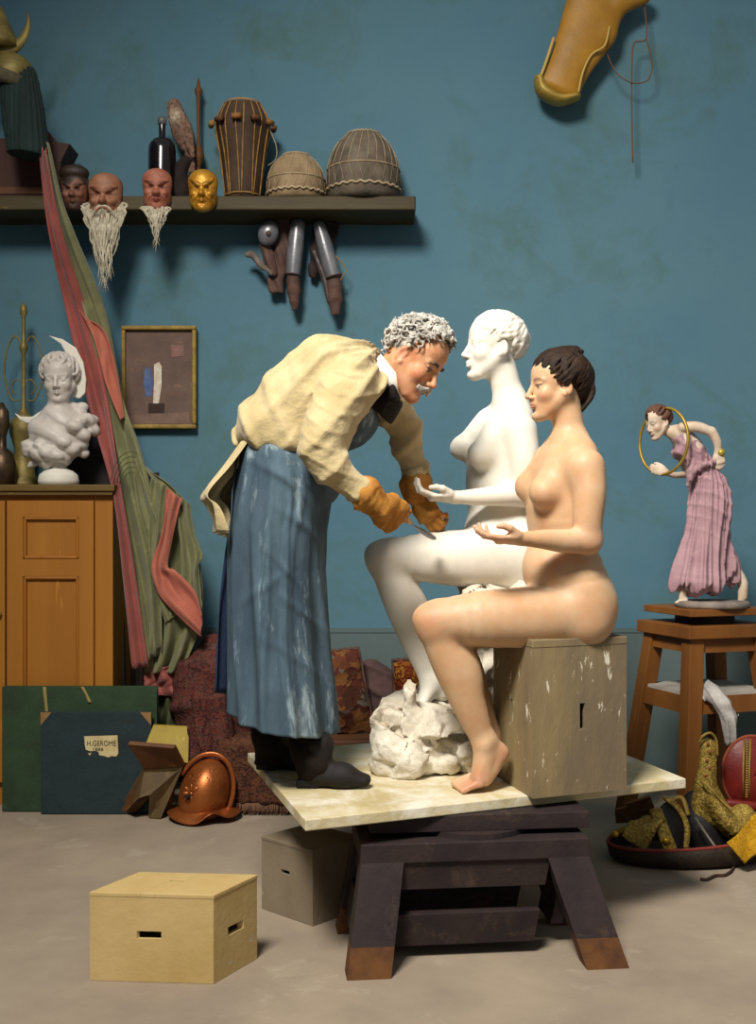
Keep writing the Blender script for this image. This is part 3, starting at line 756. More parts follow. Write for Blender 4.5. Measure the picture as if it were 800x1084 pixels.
    for py in rows:
        x0 = np.interp(py, [l[0] for l in lev], [l[1] for l in lev]); x1 = np.interp(py, [l[0] for l in lev], [l[2] for l in lev]); ry = np.interp(py, [l[0] for l in lev], [l[3] for l in lev])
        cx = (x0+x1)/2; rx = (x1-x0)/2/F*Yc*(1-.02); v = max(0, (py-466)/294); r = []
        for j in range(n+1):
            u = j/n; a = a0+(a1-a0)*u            # 0 = image right, -90deg = towards the camera
            ca, sa = math.cos(a), math.sin(a); bx_ = max(abs(ca), abs(sa))**(-.28*min(1, v*2)); ca *= bx_; sa *= bx_
            q = 1+.0*v
            fold = .012*v**.7*math.sin(a*4.3+1.2*math.sin(v*2.0)+.9)+.007*v**.5*math.sin(a*9+2.2+1.7*math.sin(v*2.6))
            for (a_, w_, h_, dr) in ((-1.95, .10, .013, .10), (-1.62, .07, .012, -.12), (-1.35, .06, .012, .08), (-1.05, .09, .010, -.25), (-2.35, .10, .012, .05), (-.65, .10, .008, .3)):
                e_ = (a-a_-dr*v-.05*math.sin(v*7+a_*5))/w_; fold += h_*min(1, v*2.5)*math.exp(-e_*e_)
            for (v_, a_, sl_, h_) in ((.18, -1.2, .5, .007), (.30, -1.0, .35, .007), (.45, -1.3, .6, .006), (.60, -.9, .4, .007), (.75, -1.1, .35, .006), (.12, -1.7, .3, .006), (.52, -1.75, -.4, .005)):
                e_ = (v-v_-sl_*.3*(a-a_))/.018; fold += h_*math.exp(-e_*e_)*math.exp(-((a-a_)/.5)**2)
            hem = 18*v*v*(ca*.55+.1)             # hem drops to the right
            p = V((cx-400)/F*Yc+(rx+fold)*ca, Yc+(ry+fold)*sa, EYE+(HOR-py-hem)/F*Yc+.014*(1-v)*ca*0)
            if v < .12: p[2] -= (1-v/.12)*.012*(ca+1)
            r.append(p)
        P.append(r)
    g = G(); g.grid(P); g.build('apron_skirt', M_apron, t, solid=.003)
    g = G(); l0 = spline([W(248, 520, 3.42), W(238, 600, 3.42), W(233, 660, 3.42), W(231, 733, 3.42)], 6); r0 = spline([W(262, 520, 3.56), W(262, 600, 3.57), W(262, 660, 3.58), W(258, 740, 3.6)], 6)
    g.grid(sheet(list(zip(l0, r0)), .012, 2.2, 2, .003, 26, (-1, 0, 0))); g.build('apron_back_flap', mat('navy_cloth', '1e3050', '16243e', 8, .85, .3, 60), t, solid=.003)
    # waist tie
    g = G(); g.tube([W(255, 470, 3.36), W(250, 490, 3.33), W(246, 520, 3.32), W(244, 575, 3.33)], .003, 6); g.build('apron_string', M_apron, t)
    # trousers and shoes
    tr = SDF((-.48, 3.12, .405), (-.04, 3.68, 1.2), .006, .006)
    for (hp, kn, md, an) in ((W(300, 530, 3.37), W(305, 640, 3.36), W(322, 760, 3.33), W(331, 812, 3.305)), (W(288, 530, 3.50), W(284, 660, 3.52), W(285, 765, 3.53), W(287, 800, 3.53))):
        tr.chain([hp, kn, md, an], [.08, .062, .054, .055], k=.02)
    tr.disp(lambda x, y, z: .005*wrinkle(x, y, z, (.35, .2, .9), 70, 9, 2.4, 9))
    tr.plane((0, 0, .432), (0, 0, -1)); tr.build('trousers', M_trouser, t)
    for (hx, Y, ang) in ((321, 3.305, -.10), (278, 3.545, -.12)):
        z0 = .416; hc = V((hx-400)/F*Y, Y, z0); f = V(math.cos(ang), math.sin(ang), 0); l = V(-math.sin(ang), math.cos(ang), 0)
        lo = hc-V(.09, .14, .02); s = SDF(lo, lo+V(.42, .28, .20), .004, .004)
        s.cone(hc+f*.03+V(0, 0, .035), hc+f*.12+V(0, 0, .036), (.034, .036), (.042, .034), l, k=.02)
        s.cone(hc+f*.11+V(0, 0, .034), hc+f*.180+V(0, 0, .022), (.044, .034), (.030, .018), l, k=.02)
        s.cone(hc+f*.04+V(0, 0, .05), hc+f*.045+V(0, 0, .12), .04, .045, l, k=.02)
        s.box(hc+f*.015+V(0, 0, .012), (.032, .03, .013), rotz(ang), .006, .004)
        s.disp(lambda x, y, z: .0015*nz(x, y, z, 60, 4)); s.plane((0, 0, z0), (0, 0, -1))
        s.build('shoe', M_shoe, t)
    # gloves
    s = SDF(V(-.07, 3.05, 1.10), V(.14, 3.36, 1.33), .003, .003)
    a = W(391, 528, 3.215); O = W(401, 537, 3.225); fx = nrm(W(432, 556, 3.30)-O)
    hand(s, O, fx, V(.5, -.15, .8), V(.15, .75, -.5), .98, ((.5, .8, .5), (.6, .9, .5), (.7, .9, .5), (.8, .9, .5)), [(.018, .026, .012), (.050, .040, .030), (.075, .034, .040), (.092, .026, .044)], spread=.02, fat=1.42, k=.008)
    d = nrm(O-a)
    s.cone(a-d*.004, O+d*.01, (.045, .045), (.036, .032), k=.01); s.cone(a-d*.016, a-d*.004, (.053, .053), (.046, .046), k=.005)
    s.cone(W(383, 518, 3.19), W(399, 516, 3.19), .016, .007, k=.01)
    s.disp(lambda x, y, z: .0028*wrinkle(x, y, z, (.7, .3, .6), 130, 4, 2, 20)+.0012*nz(x, y, z, 120, 3)); s.build('glove', M_glove, t)
    s = SDF(V(.04, 3.46, 1.10), V(.26, 3.76, 1.36), .003, .003)
    O = W(445, 527, 3.615); fx = nrm(V(.25, -.05, -1))
    hand(s, O, nrm(W(455, 548, 3.59)-O), V(-.75, .6, 0), V(.25, .8, -.5), .88, ((.75, .85, .6), (.75, .85, .6), (.75, .85, .6), (.75, .85, .6)), [(.018, .026, .012), (.050, .046, .030), (.072, .042, .045), (.085, .034, .055)], spread=.06, fat=1.35, k=.007)
    a = W(440, 511, 3.61)
    s.cone(a, O, (.048, .048), (.036, .034), k=.01); s.cone(a-V(0, 0, .002), a+V(.0, 0, -.02), (.052, .052), (.050, .050), k=.006); s.cone(W(434, 517, 3.57), W(446, 519, 3.57), .012, .012, k=.01)
    s.disp(lambda x, y, z: .0028*wrinkle(x, y, z, (.5, .3, .8), 130, 5, 2, 20)+.0012*nz(x, y, z, 120, 3)); s.build('glove', M_glove, t)
    return H
def build_tool():
    g = G(); a = W(424, 545, 3.28); b = W(434, 553, 3.36); c = W(460, 571, 3.50)
    t = thing('rasp', 'small steel spatula-like rasp in the gloved hand on the marble thigh', 'tool', c)
    g.tube([a, a*.5+b*.5, b], [.009, .011, .007], 12); g.build('handle', M_lightwood, t)
    g = G(); d = nrm(c-b); l = nrm(np.cross(d, V(0, .3, 1))); up_ = np.cross(l, d); P = []
    for (u, w) in ((0, .004), (.25, .004), (.4, .010), (.6, .014), (.85, .014), (.97, .009), (1, .003)):
        p = b*(1-u)+c*u; P.append([p+l*w*math.cos(q)+up_*.0022*math.sin(q) for q in np.linspace(0, 6.283, 12, endpoint=False)])
    g.grid(P, True); g.build('blade', M_steel, t)
# ================================================================ the room
WALL = 5.2
M_wall = mat('blue_painted_wall', '4e7385', '577a86', 1.1, .85, .12, 40, spec=.2, c3='4a665f', c3scale=2.2, c3t=.50, c3w=.3)
M_dado = mat('grey_blue_dado', '5c6a6c', '54635f', 2, .9, .1, 40, spec=.2)
M_floor = mat('worn_grey_floor', 'a2937f', '8e8070', 2.2, .85, .12, 60, spec=.2, c3='aca08e', c3scale=5, c3t=.58, c3w=.2)
def setting():
    g = G(); g.box((0, WALL+.1, 2.4), (7.4, .2, 4.8)); tag(g.build('wall_back', M_wall, smooth=False), kind='structure')
    g = G(); z = W(0, 667, WALL)[2]; g.box((0, WALL-.006, z/2), (7.4, .012, z)); g.box((0, WALL-.008, z), (7.4, .016, .02)); tag(g.build('trim_1', M_dado, smooth=False), kind='structure')
    g = G(); g.box((0, 1.6, -.05), (7.4, 7.4, .1)); tag(g.build('floor', M_floor, smooth=False), kind='structure')
    g = G(); g.box((-2.75, 1.6, 2.4), (.2, 7.4, 4.8)); tag(g.build('wall_left', M_wall, smooth=False), kind='structure')
setting()
def wood(name, c1, c2, c3=None, sc=5, st=(1, 1, .12), rough=.6, bump=.25, **k):
    return mat(name, c1, c2, sc, rough, bump, 30, stretch=st, c3=c3, spec=.3, **k)
M_board = mat('plaster_whitened_board', 'cfc29a', 'b3a274', 3.5, .75, .3, 40, spec=.25, c3='e2dccb', c3scale=4.5, c3t=.46, c3w=.16)
M_darkwood = mat('dark_stained_wood', '352a28', '282022', 7, .7, .25, 40, spec=.25, c3='4d3d33', c3scale=9, c3t=.56, c3w=.15)
M_worn = mat('worn_foot_wood', '6a4526', '4a3122', 14, .8, .3, 40, spec=.2)
M_box = mat('spattered_crate_wood', '8f7d58', '716350', 5, .75, .3, 40, spec=.25, stretch=(1, 1, .35), c3='d6ceb8', c3scale=30, c3t=.615, c3w=.03)
M_box2 = mat('grey_crate_wood', '8a7c68', '7a6c58', 5, .8, .25, 40, spec=.2, stretch=(1, 1, .6), c3='c9bfa8', c3scale=18, c3t=.66, c3w=.03)
M_box3 = mat('tan_crate_wood', 'c8ae78', 'b89c62', 4, .75, .2, 40, spec=.25, c3='b8b4aa', c3scale=9, c3t=.66, c3w=.02)
M_hole = mat('dark_hollow', '120c0a', rough=.95)

def board_crate(name, label, base4, z0, z1, m, holes, group=None):
    """hollow box of boards with slot handholds; holes: (side index, u, v, w, h)"""
    b = [V(p[0], p[1], z0) for p in base4]; c = sum(b)/4; up = V(0, 0, z1-z0); th = .014
    t = thing(name, label, 'box', c, group)
    ii = [p+(c-p)*.0+nrm(c-p)*th*1.414 for p in b]
    for i in range(4):
        p, q = b[i], b[(i+1) % 4]; ip, iq = ii[i], ii[(i+1) % 4]
        hs = [h for h in holes if h[0] == i]
        g = G()
        def slab(u0, u1, v0, v1):
            P = []
            for vv in (v0, v1): P += [p+(q-p)*u0+up*vv, p+(q-p)*u1+up*vv, ip+(iq-ip)*u1+up*vv, ip+(iq-ip)*u0+up*vv]
            g.hexa(P)
        if hs:
            _, u, v, w, h = hs[0]
            slab(0, u-w/2, 0, .95); slab(u+w/2, 1, 0, .95); slab(u-w/2, u+w/2, 0, v-h/2); slab(u-w/2, u+w/2, v+h/2, .95)
        else: slab(0, 1, 0, .95)
        # rounded slot ends
        if hs:
            _, u, v, w, h = hs[0]
        g.build('side_board', m, t, smooth=False)
    g = G(); o = [p+nrm(p-c)*.002 for p in b]; tp = (z1-z0)*.95
    hs = [h for h in holes if h[0] == 4]
    def top(u0, u1, v0, v1):
        P = []
        for zz in (z0+tp, z1):
            for (u, v) in ((u0, v0), (u1, v0), (u1, v1), (u0, v1)):
                r = (o[0]*(1-u)+o[1]*u)*(1-v)+(o[3]*(1-u)+o[2]*u)*v; P.append(V(r[0], r[1], zz))
        g.hexa(P)
    if hs:
        _, u, v, w, h = hs[0]; top(0, u-w/2, 0, 1); top(u+w/2, 1, 0, 1); top(u-w/2, u+w/2, 0, v-h/2); top(u-w/2, u+w/2, v+h/2, 1)
    else: top(0, 1, 0, 1)
    g.build('top_board', m, t, smooth=False, bevel=.002)
    return t
def furniture():
    # big modelling table
    T = .415; B, A_, Cc = onz(323, 868, T), onz(262, 797, T), onz(726, 824, T); D = A_+Cc-B
    t = thing('modelling_table', 'low dark wooden modelling table with a slanting whitened board top', 'table', (.27, 3.2, 0))
    g = G(); g.prism([B, Cc, D, A_], T-.030, T); g.build('tabletop', M_board, t, smooth=False, bevel=.003)
    rz = .11; R = rotz(rz); o = V(-.045, 3.02, 0); P = lambda x, y, z: o+R@V(x, y, z)
    Wd, Dp = .625, .28
    g = G(); g.hexa([P(.03, .05, .340), P(.64, .05, .340), P(.64, .60, .340), P(.03, .60, .340), P(.03, .05, T-.031), P(.64, .05, T-.031), P(.64, .60, T-.031), P(.03, .60, T-.031)]); g.build('turning_plate', M_darkwood, t, smooth=False, bevel=.002)
    g = G(); g.lathe([(.16, .318), (.16, .340)], P(.33, .17, 0), 40); g.build('turntable_ring', M_darkwood, t, smooth=False)
    # frame block
    g = G(); g.hexa([P(0, 0, .272), P(Wd, 0, .272), P(Wd, Dp, .272), P(0, Dp, .272), P(0, 0, .325), P(Wd, 0, .325), P(Wd, Dp, .325), P(0, Dp, .325)]); g.build('frame_block', M_darkwood, t, smooth=False, bevel=.003)
    sp = .075; w = .115
    legs = {}
    for (ix, iy) in ((0, 0), (1, 0), (1, 1), (0, 1)):
        x0 = 0 if ix == 0 else Wd-w; y0 = 0 if iy == 0 else Dp-.07; sx = -sp*.6 if ix == 0 else sp*1.1; sy = -sp*1.15 if iy == 0 else sp*.5
        def q(x, y, z): v = 1-z/.275; return P(x+sx*v, y+sy*v, z)
        ww = w+.0; g = G()
        for (za, zb, m) in ((0, .075, 1), (.075, .275, 0)):
            g.cm = m; g.hexa([q(x0, y0, za), q(x0+ww, y0, za), q(x0+ww, y0+.07, za), q(x0, y0+.07, za), q(x0, y0, zb), q(x0+ww, y0, zb), q(x0+ww, y0+.07, zb), q(x0, y0+.07, zb)])
        lg = g.build('leg', [M_darkwood, M_worn], t, smooth=False); legs[(ix, iy)] = q
    def rail(qa, qb, xa, ya, xb, yb, z0, z1, dx, dy, nm):
        g = G(); g.hexa([qa(xa, ya, z0), qb(xb, yb, z0), qb(xb+dx, yb+dy, z0), qa(xa+dx, ya+dy, z0), qa(xa, ya, z1), qb(xb, yb, z1), qb(xb+dx, yb+dy, z1), qa(xa+dx, ya+dy, z1)]); g.build(nm, M_darkwood, t, smooth=False, bevel=.002)
    for iy, y in ((0, .008), (1, Dp-.050)):
        rail(legs[(0, iy)], legs[(1, iy)], w-.01, y, Wd-w+.01, y, .035, .125, 0, .035, 'stretcher'); rail(legs[(0, iy)], legs[(1, iy)], w-.01, y, Wd-w+.01, y, .195, .273, 0, .035, 'upper_rail')
    for ix, x in ((0, .012), (1, Wd-.047)):
        rail(legs[(ix, 0)], legs[(ix, 1)], x, .068, x, Dp-.068, .06, .165, .035, 0, 'stretcher'); rail(legs[(ix, 0)], legs[(ix, 1)], x, .068, x, Dp-.068, .215, .273, .035, 0, 'upper_rail')
    # the model's box
    b0, b1, b3 = V(.431, 3.155, 0), V(.717, 3.27, 0), V(.352, 3.46, 0)
    board_crate('posing_box', 'tall paint-spattered wooden box with slots, the seated woman sitting on it', [b0, b1, b1+b3-b0, b3], T+.001, .857, M_box, [(0, .52, .50, .055, .165), (3, .48, .50, .05, .15)])
    # floor boxes
    FL, FR, BR = onz(95, 1038), onz(226, 1042), onz(272, 1015)
    board_crate('wooden_box', 'pale yellowish wooden box with slots standing alone at the front left', [FL, FR, BR, FL+BR-FR], .001, .229, M_box3, [(0, .48, .53, .20, .085), (1, .5, .50, .36, .10), (4, .47, .62, .12, .05)], 'wooden boxes on the floor')
    f0 = onz(331, 981); l0 = onz(277, 962); a = l0-f0; r = V(-a[1], a[0], 0)*-1; r = nrm(r)*.205
    if r[0] < 0: r = -r
    board_crate('wooden_box', 'grey scuffed wooden box tucked against the left side of the table', [l0, f0, f0+r, l0+r], .001, .224, M_box2, [(0, .47, .60, .17, .055)], 'wooden boxes on the floor')
furniture()
def world_and_light():
    w = bpy.data.worlds.new('World'); bpy.context.scene.world = w; w.use_nodes = True
    w.node_tree.nodes['Background'].inputs[0].default_value = (.80, .84, .88, 1); w.node_tree.nodes['Background'].inputs[1].default_value = .27
    def area(name, loc, tgt, size, power, col):
        l = bpy.data.lights.new(name, 'AREA'); l.shape = 'RECTANGLE'; l.size, l.size_y = size; l.energy = power; l.color = col
        o = bpy.data.objects.new(name, l); C.objects.link(o); o.location = loc
        o.rotation_euler = (Vector(tgt)-Vector(loc)).to_track_quat('-Z', 'Y').to_euler(); return o
    a_ = area('studio_window', (-1.05, .35, 4.8), (.85, 3.9, .9), (1.2, 1.2), 120, (1, .945, .86)); a_.data.spread = math.radians(88)
    cam = bpy.data.cameras.new('Camera'); co = bpy.data.objects.new('Camera', cam); C.objects.link(co)
    co.location = (0, 0, EYE); co.rotation_euler = (math.pi/2, 0, 0)
    cam.sensor_fit = 'VERTICAL'; cam.sensor_height = 24; cam.lens = 24*F/1084; cam.shift_y = (HOR-542)/1084; cam.clip_end = 100
    s = bpy.context.scene; s.camera = co
    s.view_settings.view_transform = 'Standard'; s.view_settings.look = 'None'; s.view_settings.gamma = 1; s.view_settings.exposure = 0; s.view_settings.use_curve_mapping = False
world_and_light()
# ================================================================ everything around the walls
M_brass = mat('dull_brass', '8a7a3e', '6a5c30', 14, .5, .3, 40, metal=.25)
M_gilt = mat('gilt_wood', '9c8038', '7a6228', 20, .55, .3, 60, metal=.15)
M_shelf = wood('shelf_wood', '4e4222', '3a3018', '6a5a2e', 6, (.2, 1, 1))
M_pine = wood('honey_wood', 'aa7226', '955f1e', 'b88032', 3, (1.2, 1.2, .12), .55, .15)
M_pine_dark = wood('groove_wood', '7a4a14', '65390f', None, 5)
M_brownwood = wood('brown_wood', '6a4424', '54341b', '7a5230', 6)
M_stool = wood('stool_wood', '80501f', '683e18', '976530', 5)
M_redwood = wood('reddish_wood', '4a261a', '381a12', '5a3020', 6)
M_darkglass = mat('dark_bottle_glass', '100c10', '1a1114', 10, .18, spec=.5, coat=.3)
M_hide = mat('drum_hide', '9b8464', '7d684b', 14, .8, .3, 50); M_hide2 = mat('dark_drum_hide', '6c6152', '4c4238', 14, .8, .3, 50)
M_drum = mat('drum_brown', '4a3626', '382718', 10, .75, .3, 40); M_rope = mat('rope', 'a07a42', '7e5c2e', 40, .85, .3, 120); M_cord = mat('drum_cord', 'b4a284', '94805f', 30, .85)
M_rust = mat('brown_leather', '5b4036', '44302a', 14, .7, .3, 50)
M_text = mat('dark_ink', '2c2418', rough=.9)
def mat_cells(name, cols, scale, rough=.9, bump=.5, metal=0, stretch=(1, 1, 1)):
    m = bpy.data.materials.new(name); m.use_nodes = True; nt = m.node_tree; N, L = nt.nodes, nt.links; b = N['Principled BSDF']
    tc = N.new('ShaderNodeTexCoord'); mp = N.new('ShaderNodeMapping'); L.new(tc.outputs['Object'], mp.inputs[0]); mp.inputs['Scale'].default_value = stretch
    nn = N.new('ShaderNodeTexNoise'); nn.inputs['Scale'].default_value = scale*.6; L.new(mp.outputs[0], nn.inputs[0])
    mx = N.new('ShaderNodeMix'); mx.data_type = 'RGBA'; mx.inputs[0].default_value = .12; L.new(mp.outputs[0], mx.inputs[6]); L.new(nn.outputs[1], mx.inputs[7])
    v = N.new('ShaderNodeTexVoronoi'); v.inputs['Scale'].default_value = scale; L.new(mx.outputs[2], v.inputs['Vector'])
    r = N.new('ShaderNodeValToRGB'); r.color_ramp.interpolation = 'CONSTANT'; e = r.color_ramp.elements
    while len(e) < len(cols): e.new(.5)
    for i, c in enumerate(cols): e[i].position = i/len(cols); e[i].color = (*srgb(c), 1)
    L.new(v.outputs['Color'], r.inputs[0]); L.new(r.outputs[0], b.inputs['Base Color'])
    bp = N.new('ShaderNodeBump'); bp.inputs['Strength'].default_value = bump; bp.inputs['Distance'].default_value = .01
    L.new(v.outputs['Distance'], bp.inputs['Height']); L.new(bp.outputs[0], b.inputs['Normal'])
    b.inputs['Roughness'].default_value = rough; b.inputs['Metallic'].default_value = metal; b.inputs['Specular IOR Level'].default_value = .2
    return m
M_rug = mat_cells('dark_red_carpet', ['4a2420', '5c2c26', '3a1c1a', '5a3830', '5f3028', '48302a', '5a4038'], 60)
M_rug2 = mat_cells('brown_carpet', ['43291d', '553324', '37221a', '5f3a28', '5c3e2a'], 60)
M_patch = mat_cells('patchwork_cloth', ['5a3220', '6a4024', '46261a', '744a28', '5f554a', '50281e', '704826', '584840'], 24, bump=.8)
M_orange = mat_cells('orange_embroidery', ['7c4216', '8a501c', '6c2814', '96681e', '783416'], 46, bump=.9)
M_brocade = mat_cells('gold_brocade', ['8c7430', '9c843c', '7a642c', 'b49a4a', '8a7234', '6a5626'], 70, .5, .5, .2)
M_yellow = mat_cells('yellow_brocade', ['c79318', 'd6a62a', 'b88412', 'c79a20', '8a5a14'], 110, .5, .6, .2)
M_red = mat('red_leather', '76201a', '5a1612', 8, .45, .2, 40, spec=.4)
M_blackleather = mat('black_lining', '15100f', '0e0a0a', 20, .6, .2, 60)
M_dcord = mat('dark_cord', '3a2014', rough=.8)

SY0, SZ = 4.95, 2.615
def shelf():
    g = G(); g.box((-.92, 5.075, SZ-.031), (2.17, .25, .062)); o = g.build('wall_shelf', M_shelf, smooth=False, bevel=.006)
    tag(o, 'long dark wooden shelf on the blue wall carrying drums, bottle and masks', 'shelf')
def shelf_items():
    Y = 5.07; sc = F/Y
    def X(px, Y=Y): return (px-400)/F*Y
    # bottle
    t = thing('bottle', 'square-shouldered black glass bottle on the shelf', 'bottle', (X(171.5), Y, SZ))
    g = G(); g.lathe([(.052, 0), (.059, .006), (.061, .02), (.061, .235), (.057, .262), (.040, .283), (.018, .292), (.0145, .30), (.0145, .355)], (X(171.5), Y, SZ), 32); g.build('glass_body', M_darkglass, t, auto=40)
    g = G(); g.lathe([(.0145, .350), (.019, .354), (.0195, .372), (.017, .385), (.010, .386)], (X(171.5), Y, SZ), 24); g.build('neck_ring', mat('grey_glass', '6a6462', '4a4444', 20, .4), t)
    # stuffed falcon on a dark stump
    t = thing('stuffed_falcon', 'small stuffed brown falcon perched on a dark stump behind the red mask', 'bird', (X(192), Y+.02, SZ))
    c = lambda px, py, dy=0: W(px, py, Y+.02+dy)
    s = SDF(c(170, 215)-V(0, .12, 0), c(212, 98)+V(0, .12, 0), .003, .003)
    s.chain([c(184, 112), c(188, 125), c(195, 145), c(200, 160)], [.028, .042, .046, .022], k=.01); s.ell(c(185, 111), (.026, .026, .024), k=.012)
    s.cone(c(180, 111), c(176, 114, -.02), .007, .002, k=.004)
    for y in (-1, 1): s.chain([c(190, 120, .03*y), c(198, 142, .042*y), c(204, 166, .03*y)], [(.020, .012), (.026, .014), (.010, .006)], (1, 0, 0), k=.008)
    s.cone(c(200, 156), c(203, 182), (.022, .010), (.016, .005), (1, 0, .2), k=.01)
    s.disp(lambda x, y, z: .0012*np.sin(x*500+3*np.sin(z*160))*1+.001*nz(x, y, z, 120, 3))
    b = s.build('bird_body', mat('feathers', 'ffffff', 'b0a090', 60, .9, .4, 150, attr='Col'), t)
    def pc(co):
        col = np.tile(np.array(srgb('8a6e5e')), (len(co), 1)); d = co-c(184, 122, -.04); w = np.clip(1.2*np.exp(-(d**2).sum(1)/.03**2), 0, 1)[:, None]
        col = col*(1-w)+np.array(srgb('c9b8a4'))*w; w = (co[:, 2] > c(0, 106)[2])[:, None]*.8; return col*(1-w)+np.array(srgb('5a3c28'))*w
    paint(b, pc)
    for y in (-1,): g = G(); g.ball(c(181, 108, -.022), .004, 10); g.build('eye', M_iris, t)
    s = SDF(c(174, 216)-V(0, .1, 0), c(212, 158)+V(0, .1, 0), .004, .004)
    s.chain([V(X(192), Y+.02, SZ+.01), c(190, 185), c(196, 170)], [.052, .036, .028], k=.01); s.cone(c(186, 190), c(181, 172), .018, .008, k=.01)
    s.disp(lambda x, y, z: .005*nz(x, y, z, 50, 3)); s.plane((0, 0, SZ+.001), (0, 0, -1)); s.build('stump', mat('stump_bark', '2a1c18', '1a1210', 20, .9, .5), t)
    # turned spindle
    t = thing('turned_spindle', 'tall thin turned brown staff with a bulb standing upright on the shelf', 'staff', (X(210), Y+.06, SZ))
    g = G(); h = lambda py: (HOR-py)/F*(Y+.06)+EYE-SZ; g.lathe([(.030, 0), (.034, .012), (.012, .03), (.010, h(176)), (.020, h(172)), (.026, h(165)), (.018, h(157)), (.007, h(153)), (.008, h(125)), (.011, h(102)), (.016, h(98)), (.018, h(95)), (.010, h(92)), (.006, h(86)), (.001, h(82))], (X(210, Y+.06), Y+.06, SZ), 20); g.build('shaft', M_brownwood, t)
    g = G(); g.ball((X(210, Y+.06), Y+.06, SZ+h(164)), (.024, .024, .026), 14); g.build('bulb', M_hide2, t)
    # tall roped drum
    t = thing('tall_drum', 'tall tapering brown drum laced with ropes and wooden tuning pegs', 'drum', (X(257), Y, SZ)); c0 = V(X(257), Y, SZ); h = lambda py: (210-py)/F*Y
    R_ = [(17.5, 209), (18, 204), (22.5, 165), (27, 140), (29.5, 129), (26, 119), (20.5, 109), (18.5, 105.5)]
    g = G(); g.lathe([(r/sc, h(y)) for r, y in R_], c0, 40); g.build('drum_shell', M_drum, t)
    g = G(); g.lathe([(19.5/sc, h(107.5)), (20/sc, h(105.5)), (19/sc, h(104.5)), (.01, h(105))], c0, 40); g.build('drum_head', M_hide, t)
    rr = lambda py: np.interp(-py, [-y for r, y in R_], [r for r, y in R_])/sc+.003
    g = G()
    for k in range(18):
        a0 = 6.283*k/18; pts = []
        for j, py in enumerate(np.linspace(107, 205, 12)): a = a0+(.12 if k % 2 else -.12)*(j/11); pts.append(c0+V(math.cos(a)*rr(py), math.sin(a)*rr(py), h(py)))
        g.tube(pts, .0032, 5)
    g.build('lacing', M_rope, t)
    g = G(); g.tube([c0+V(math.cos(a)*(rr(203)), math.sin(a)*rr(203), h(203)) for a in np.linspace(0, 6.283, 30)[:-1]], .004, 6, closed=True); g.build('rim_rope', M_rope, t)
    for k in range(9):
        a = -2.9+k*.62; p = c0+V(math.cos(a)*(rr(129)+.012), math.sin(a)*(rr(129)+.012), h(129)); q = V(-math.sin(a), math.cos(a), .05)*.020
        g = G(); g.tube([p-q, p, p+q], .0125, 12); g.build('tuning_peg', M_brownwood if k % 2 else wood('peg_wood', '9a6c3a', '805528'), t)
    g = G(); g.tube(spline([c0+V(.11, -.03, h(128)), c0+V(.150, -.03, h(150)), c0+V(.150, -.03, h(165)), c0+V(.115, -.03, h(172))], 6), .002, 6); g.build('loose_cord', M_cord, t)
    # two kettle drums standing mouth down
    def dome(cx, r, top, base, m, name, label, zig):
        t = thing(name, label, 'drum', (X(cx), Y, SZ), 'domed drums on the shelf'); c0 = V(X(cx), Y, SZ); H_ = (base-top)/sc; r = r/sc
        prof = [(r*.86, 0), (r*.95, H_*.06), (r*1.0, H_*.20), (r*.99, H_*.38), (r*.93, H_*.56), (r*.82, H_*.73), (r*.66, H_*.86), (r*.48, H_*.95), (r*.42, H_*.985), (r*.38, H_*1.0), (r*.02, H_*1.0)]
        g = G(); g.lathe(prof, c0, 48); g.build('shell', m, t)
        rad = lambda v: np.interp(v, [q[1]/H_ for q in prof[:10]], [q[0] for q in prof[:10]])+.002
        def ring(v, rr_, nm, amp=0, M=M_cord):
            g = G(); g.tube([c0+V(math.cos(a)*rad(v), math.sin(a)*rad(v), H_*v+amp*math.sin(a*26)) for a in np.linspace(0, 6.283, 121)[:-1]], rr_, 6, closed=True); g.build(nm, M, t)
        ring(.16, .0055, 'rim_lashing', .004); ring(.45, .003, 'belly_cord'); ring(.97, .004, 'top_cord', .002)
        g = G(); n = zig*2; g.tube([c0+V(math.cos(a)*rad(v), math.sin(a)*rad(v), H_*v) for k in range(n) for a, v in [(6.283*k/n, .46 if k % 2 else .20)]], .0022, 5, closed=True); g.build('zigzag_lacing', M_cord, t)
        g = G()
        for k in range(zig):
            a0 = 6.283*k/zig; g.tube([c0+V(math.cos(a0+.25*v)*rad(v), math.sin(a0+.25*v)*rad(v), H_*v) for v in np.linspace(.46, .97, 9)], .0016, 4)
        g.build('lacing', M_cord, t)
    dome(313.5, 31.5, 161, 212, M_hide, 'kettle_drum', 'smaller pale tan domed drum with zigzag lacing on the shelf', 20)
    dome(384.5, 39.5, 139, 213, M_hide2, 'kettle_drum', 'larger grey-brown domed drum with cord lacing at the shelf end', 24)
    # reddish carved box on the left
    t = thing('wooden_box', 'reddish wooden box with scrolled side on the shelf behind the tassel', 'box', (X(15), Y+.02, SZ))
    g = G(); y0, y1 = 4.98, 5.17; sil = [(-60, 214), (-60, 146), (18, 146), (44, 147), (46, 214)]
    g.extrude([W(a, b, y0)[[0, 1, 2]]*V(1, 1, 1) for a, b in sil], (0, .16, 0)); g.build('body', M_redwood, t, smooth=False, bevel=.004)
    g = G(); g.extrude([W(a, b, 4.99) for a, b in [(46, 211), (46, 136), (52, 140), (60, 150), (66, 151), (74, 152), (70, 160), (64, 172), (64, 211)]], (0, .15, 0)); g.build('scrolled_side', M_redwood, t, smooth=False, bevel=.003)
    g = G(); g.extrude([W(a, b, 4.975) for a, b in [(-60, 205), (-60, 198), (48, 198), (48, 205)]], (0, .01, 0)); g.build('moulding', M_brownwood, t, smooth=False)
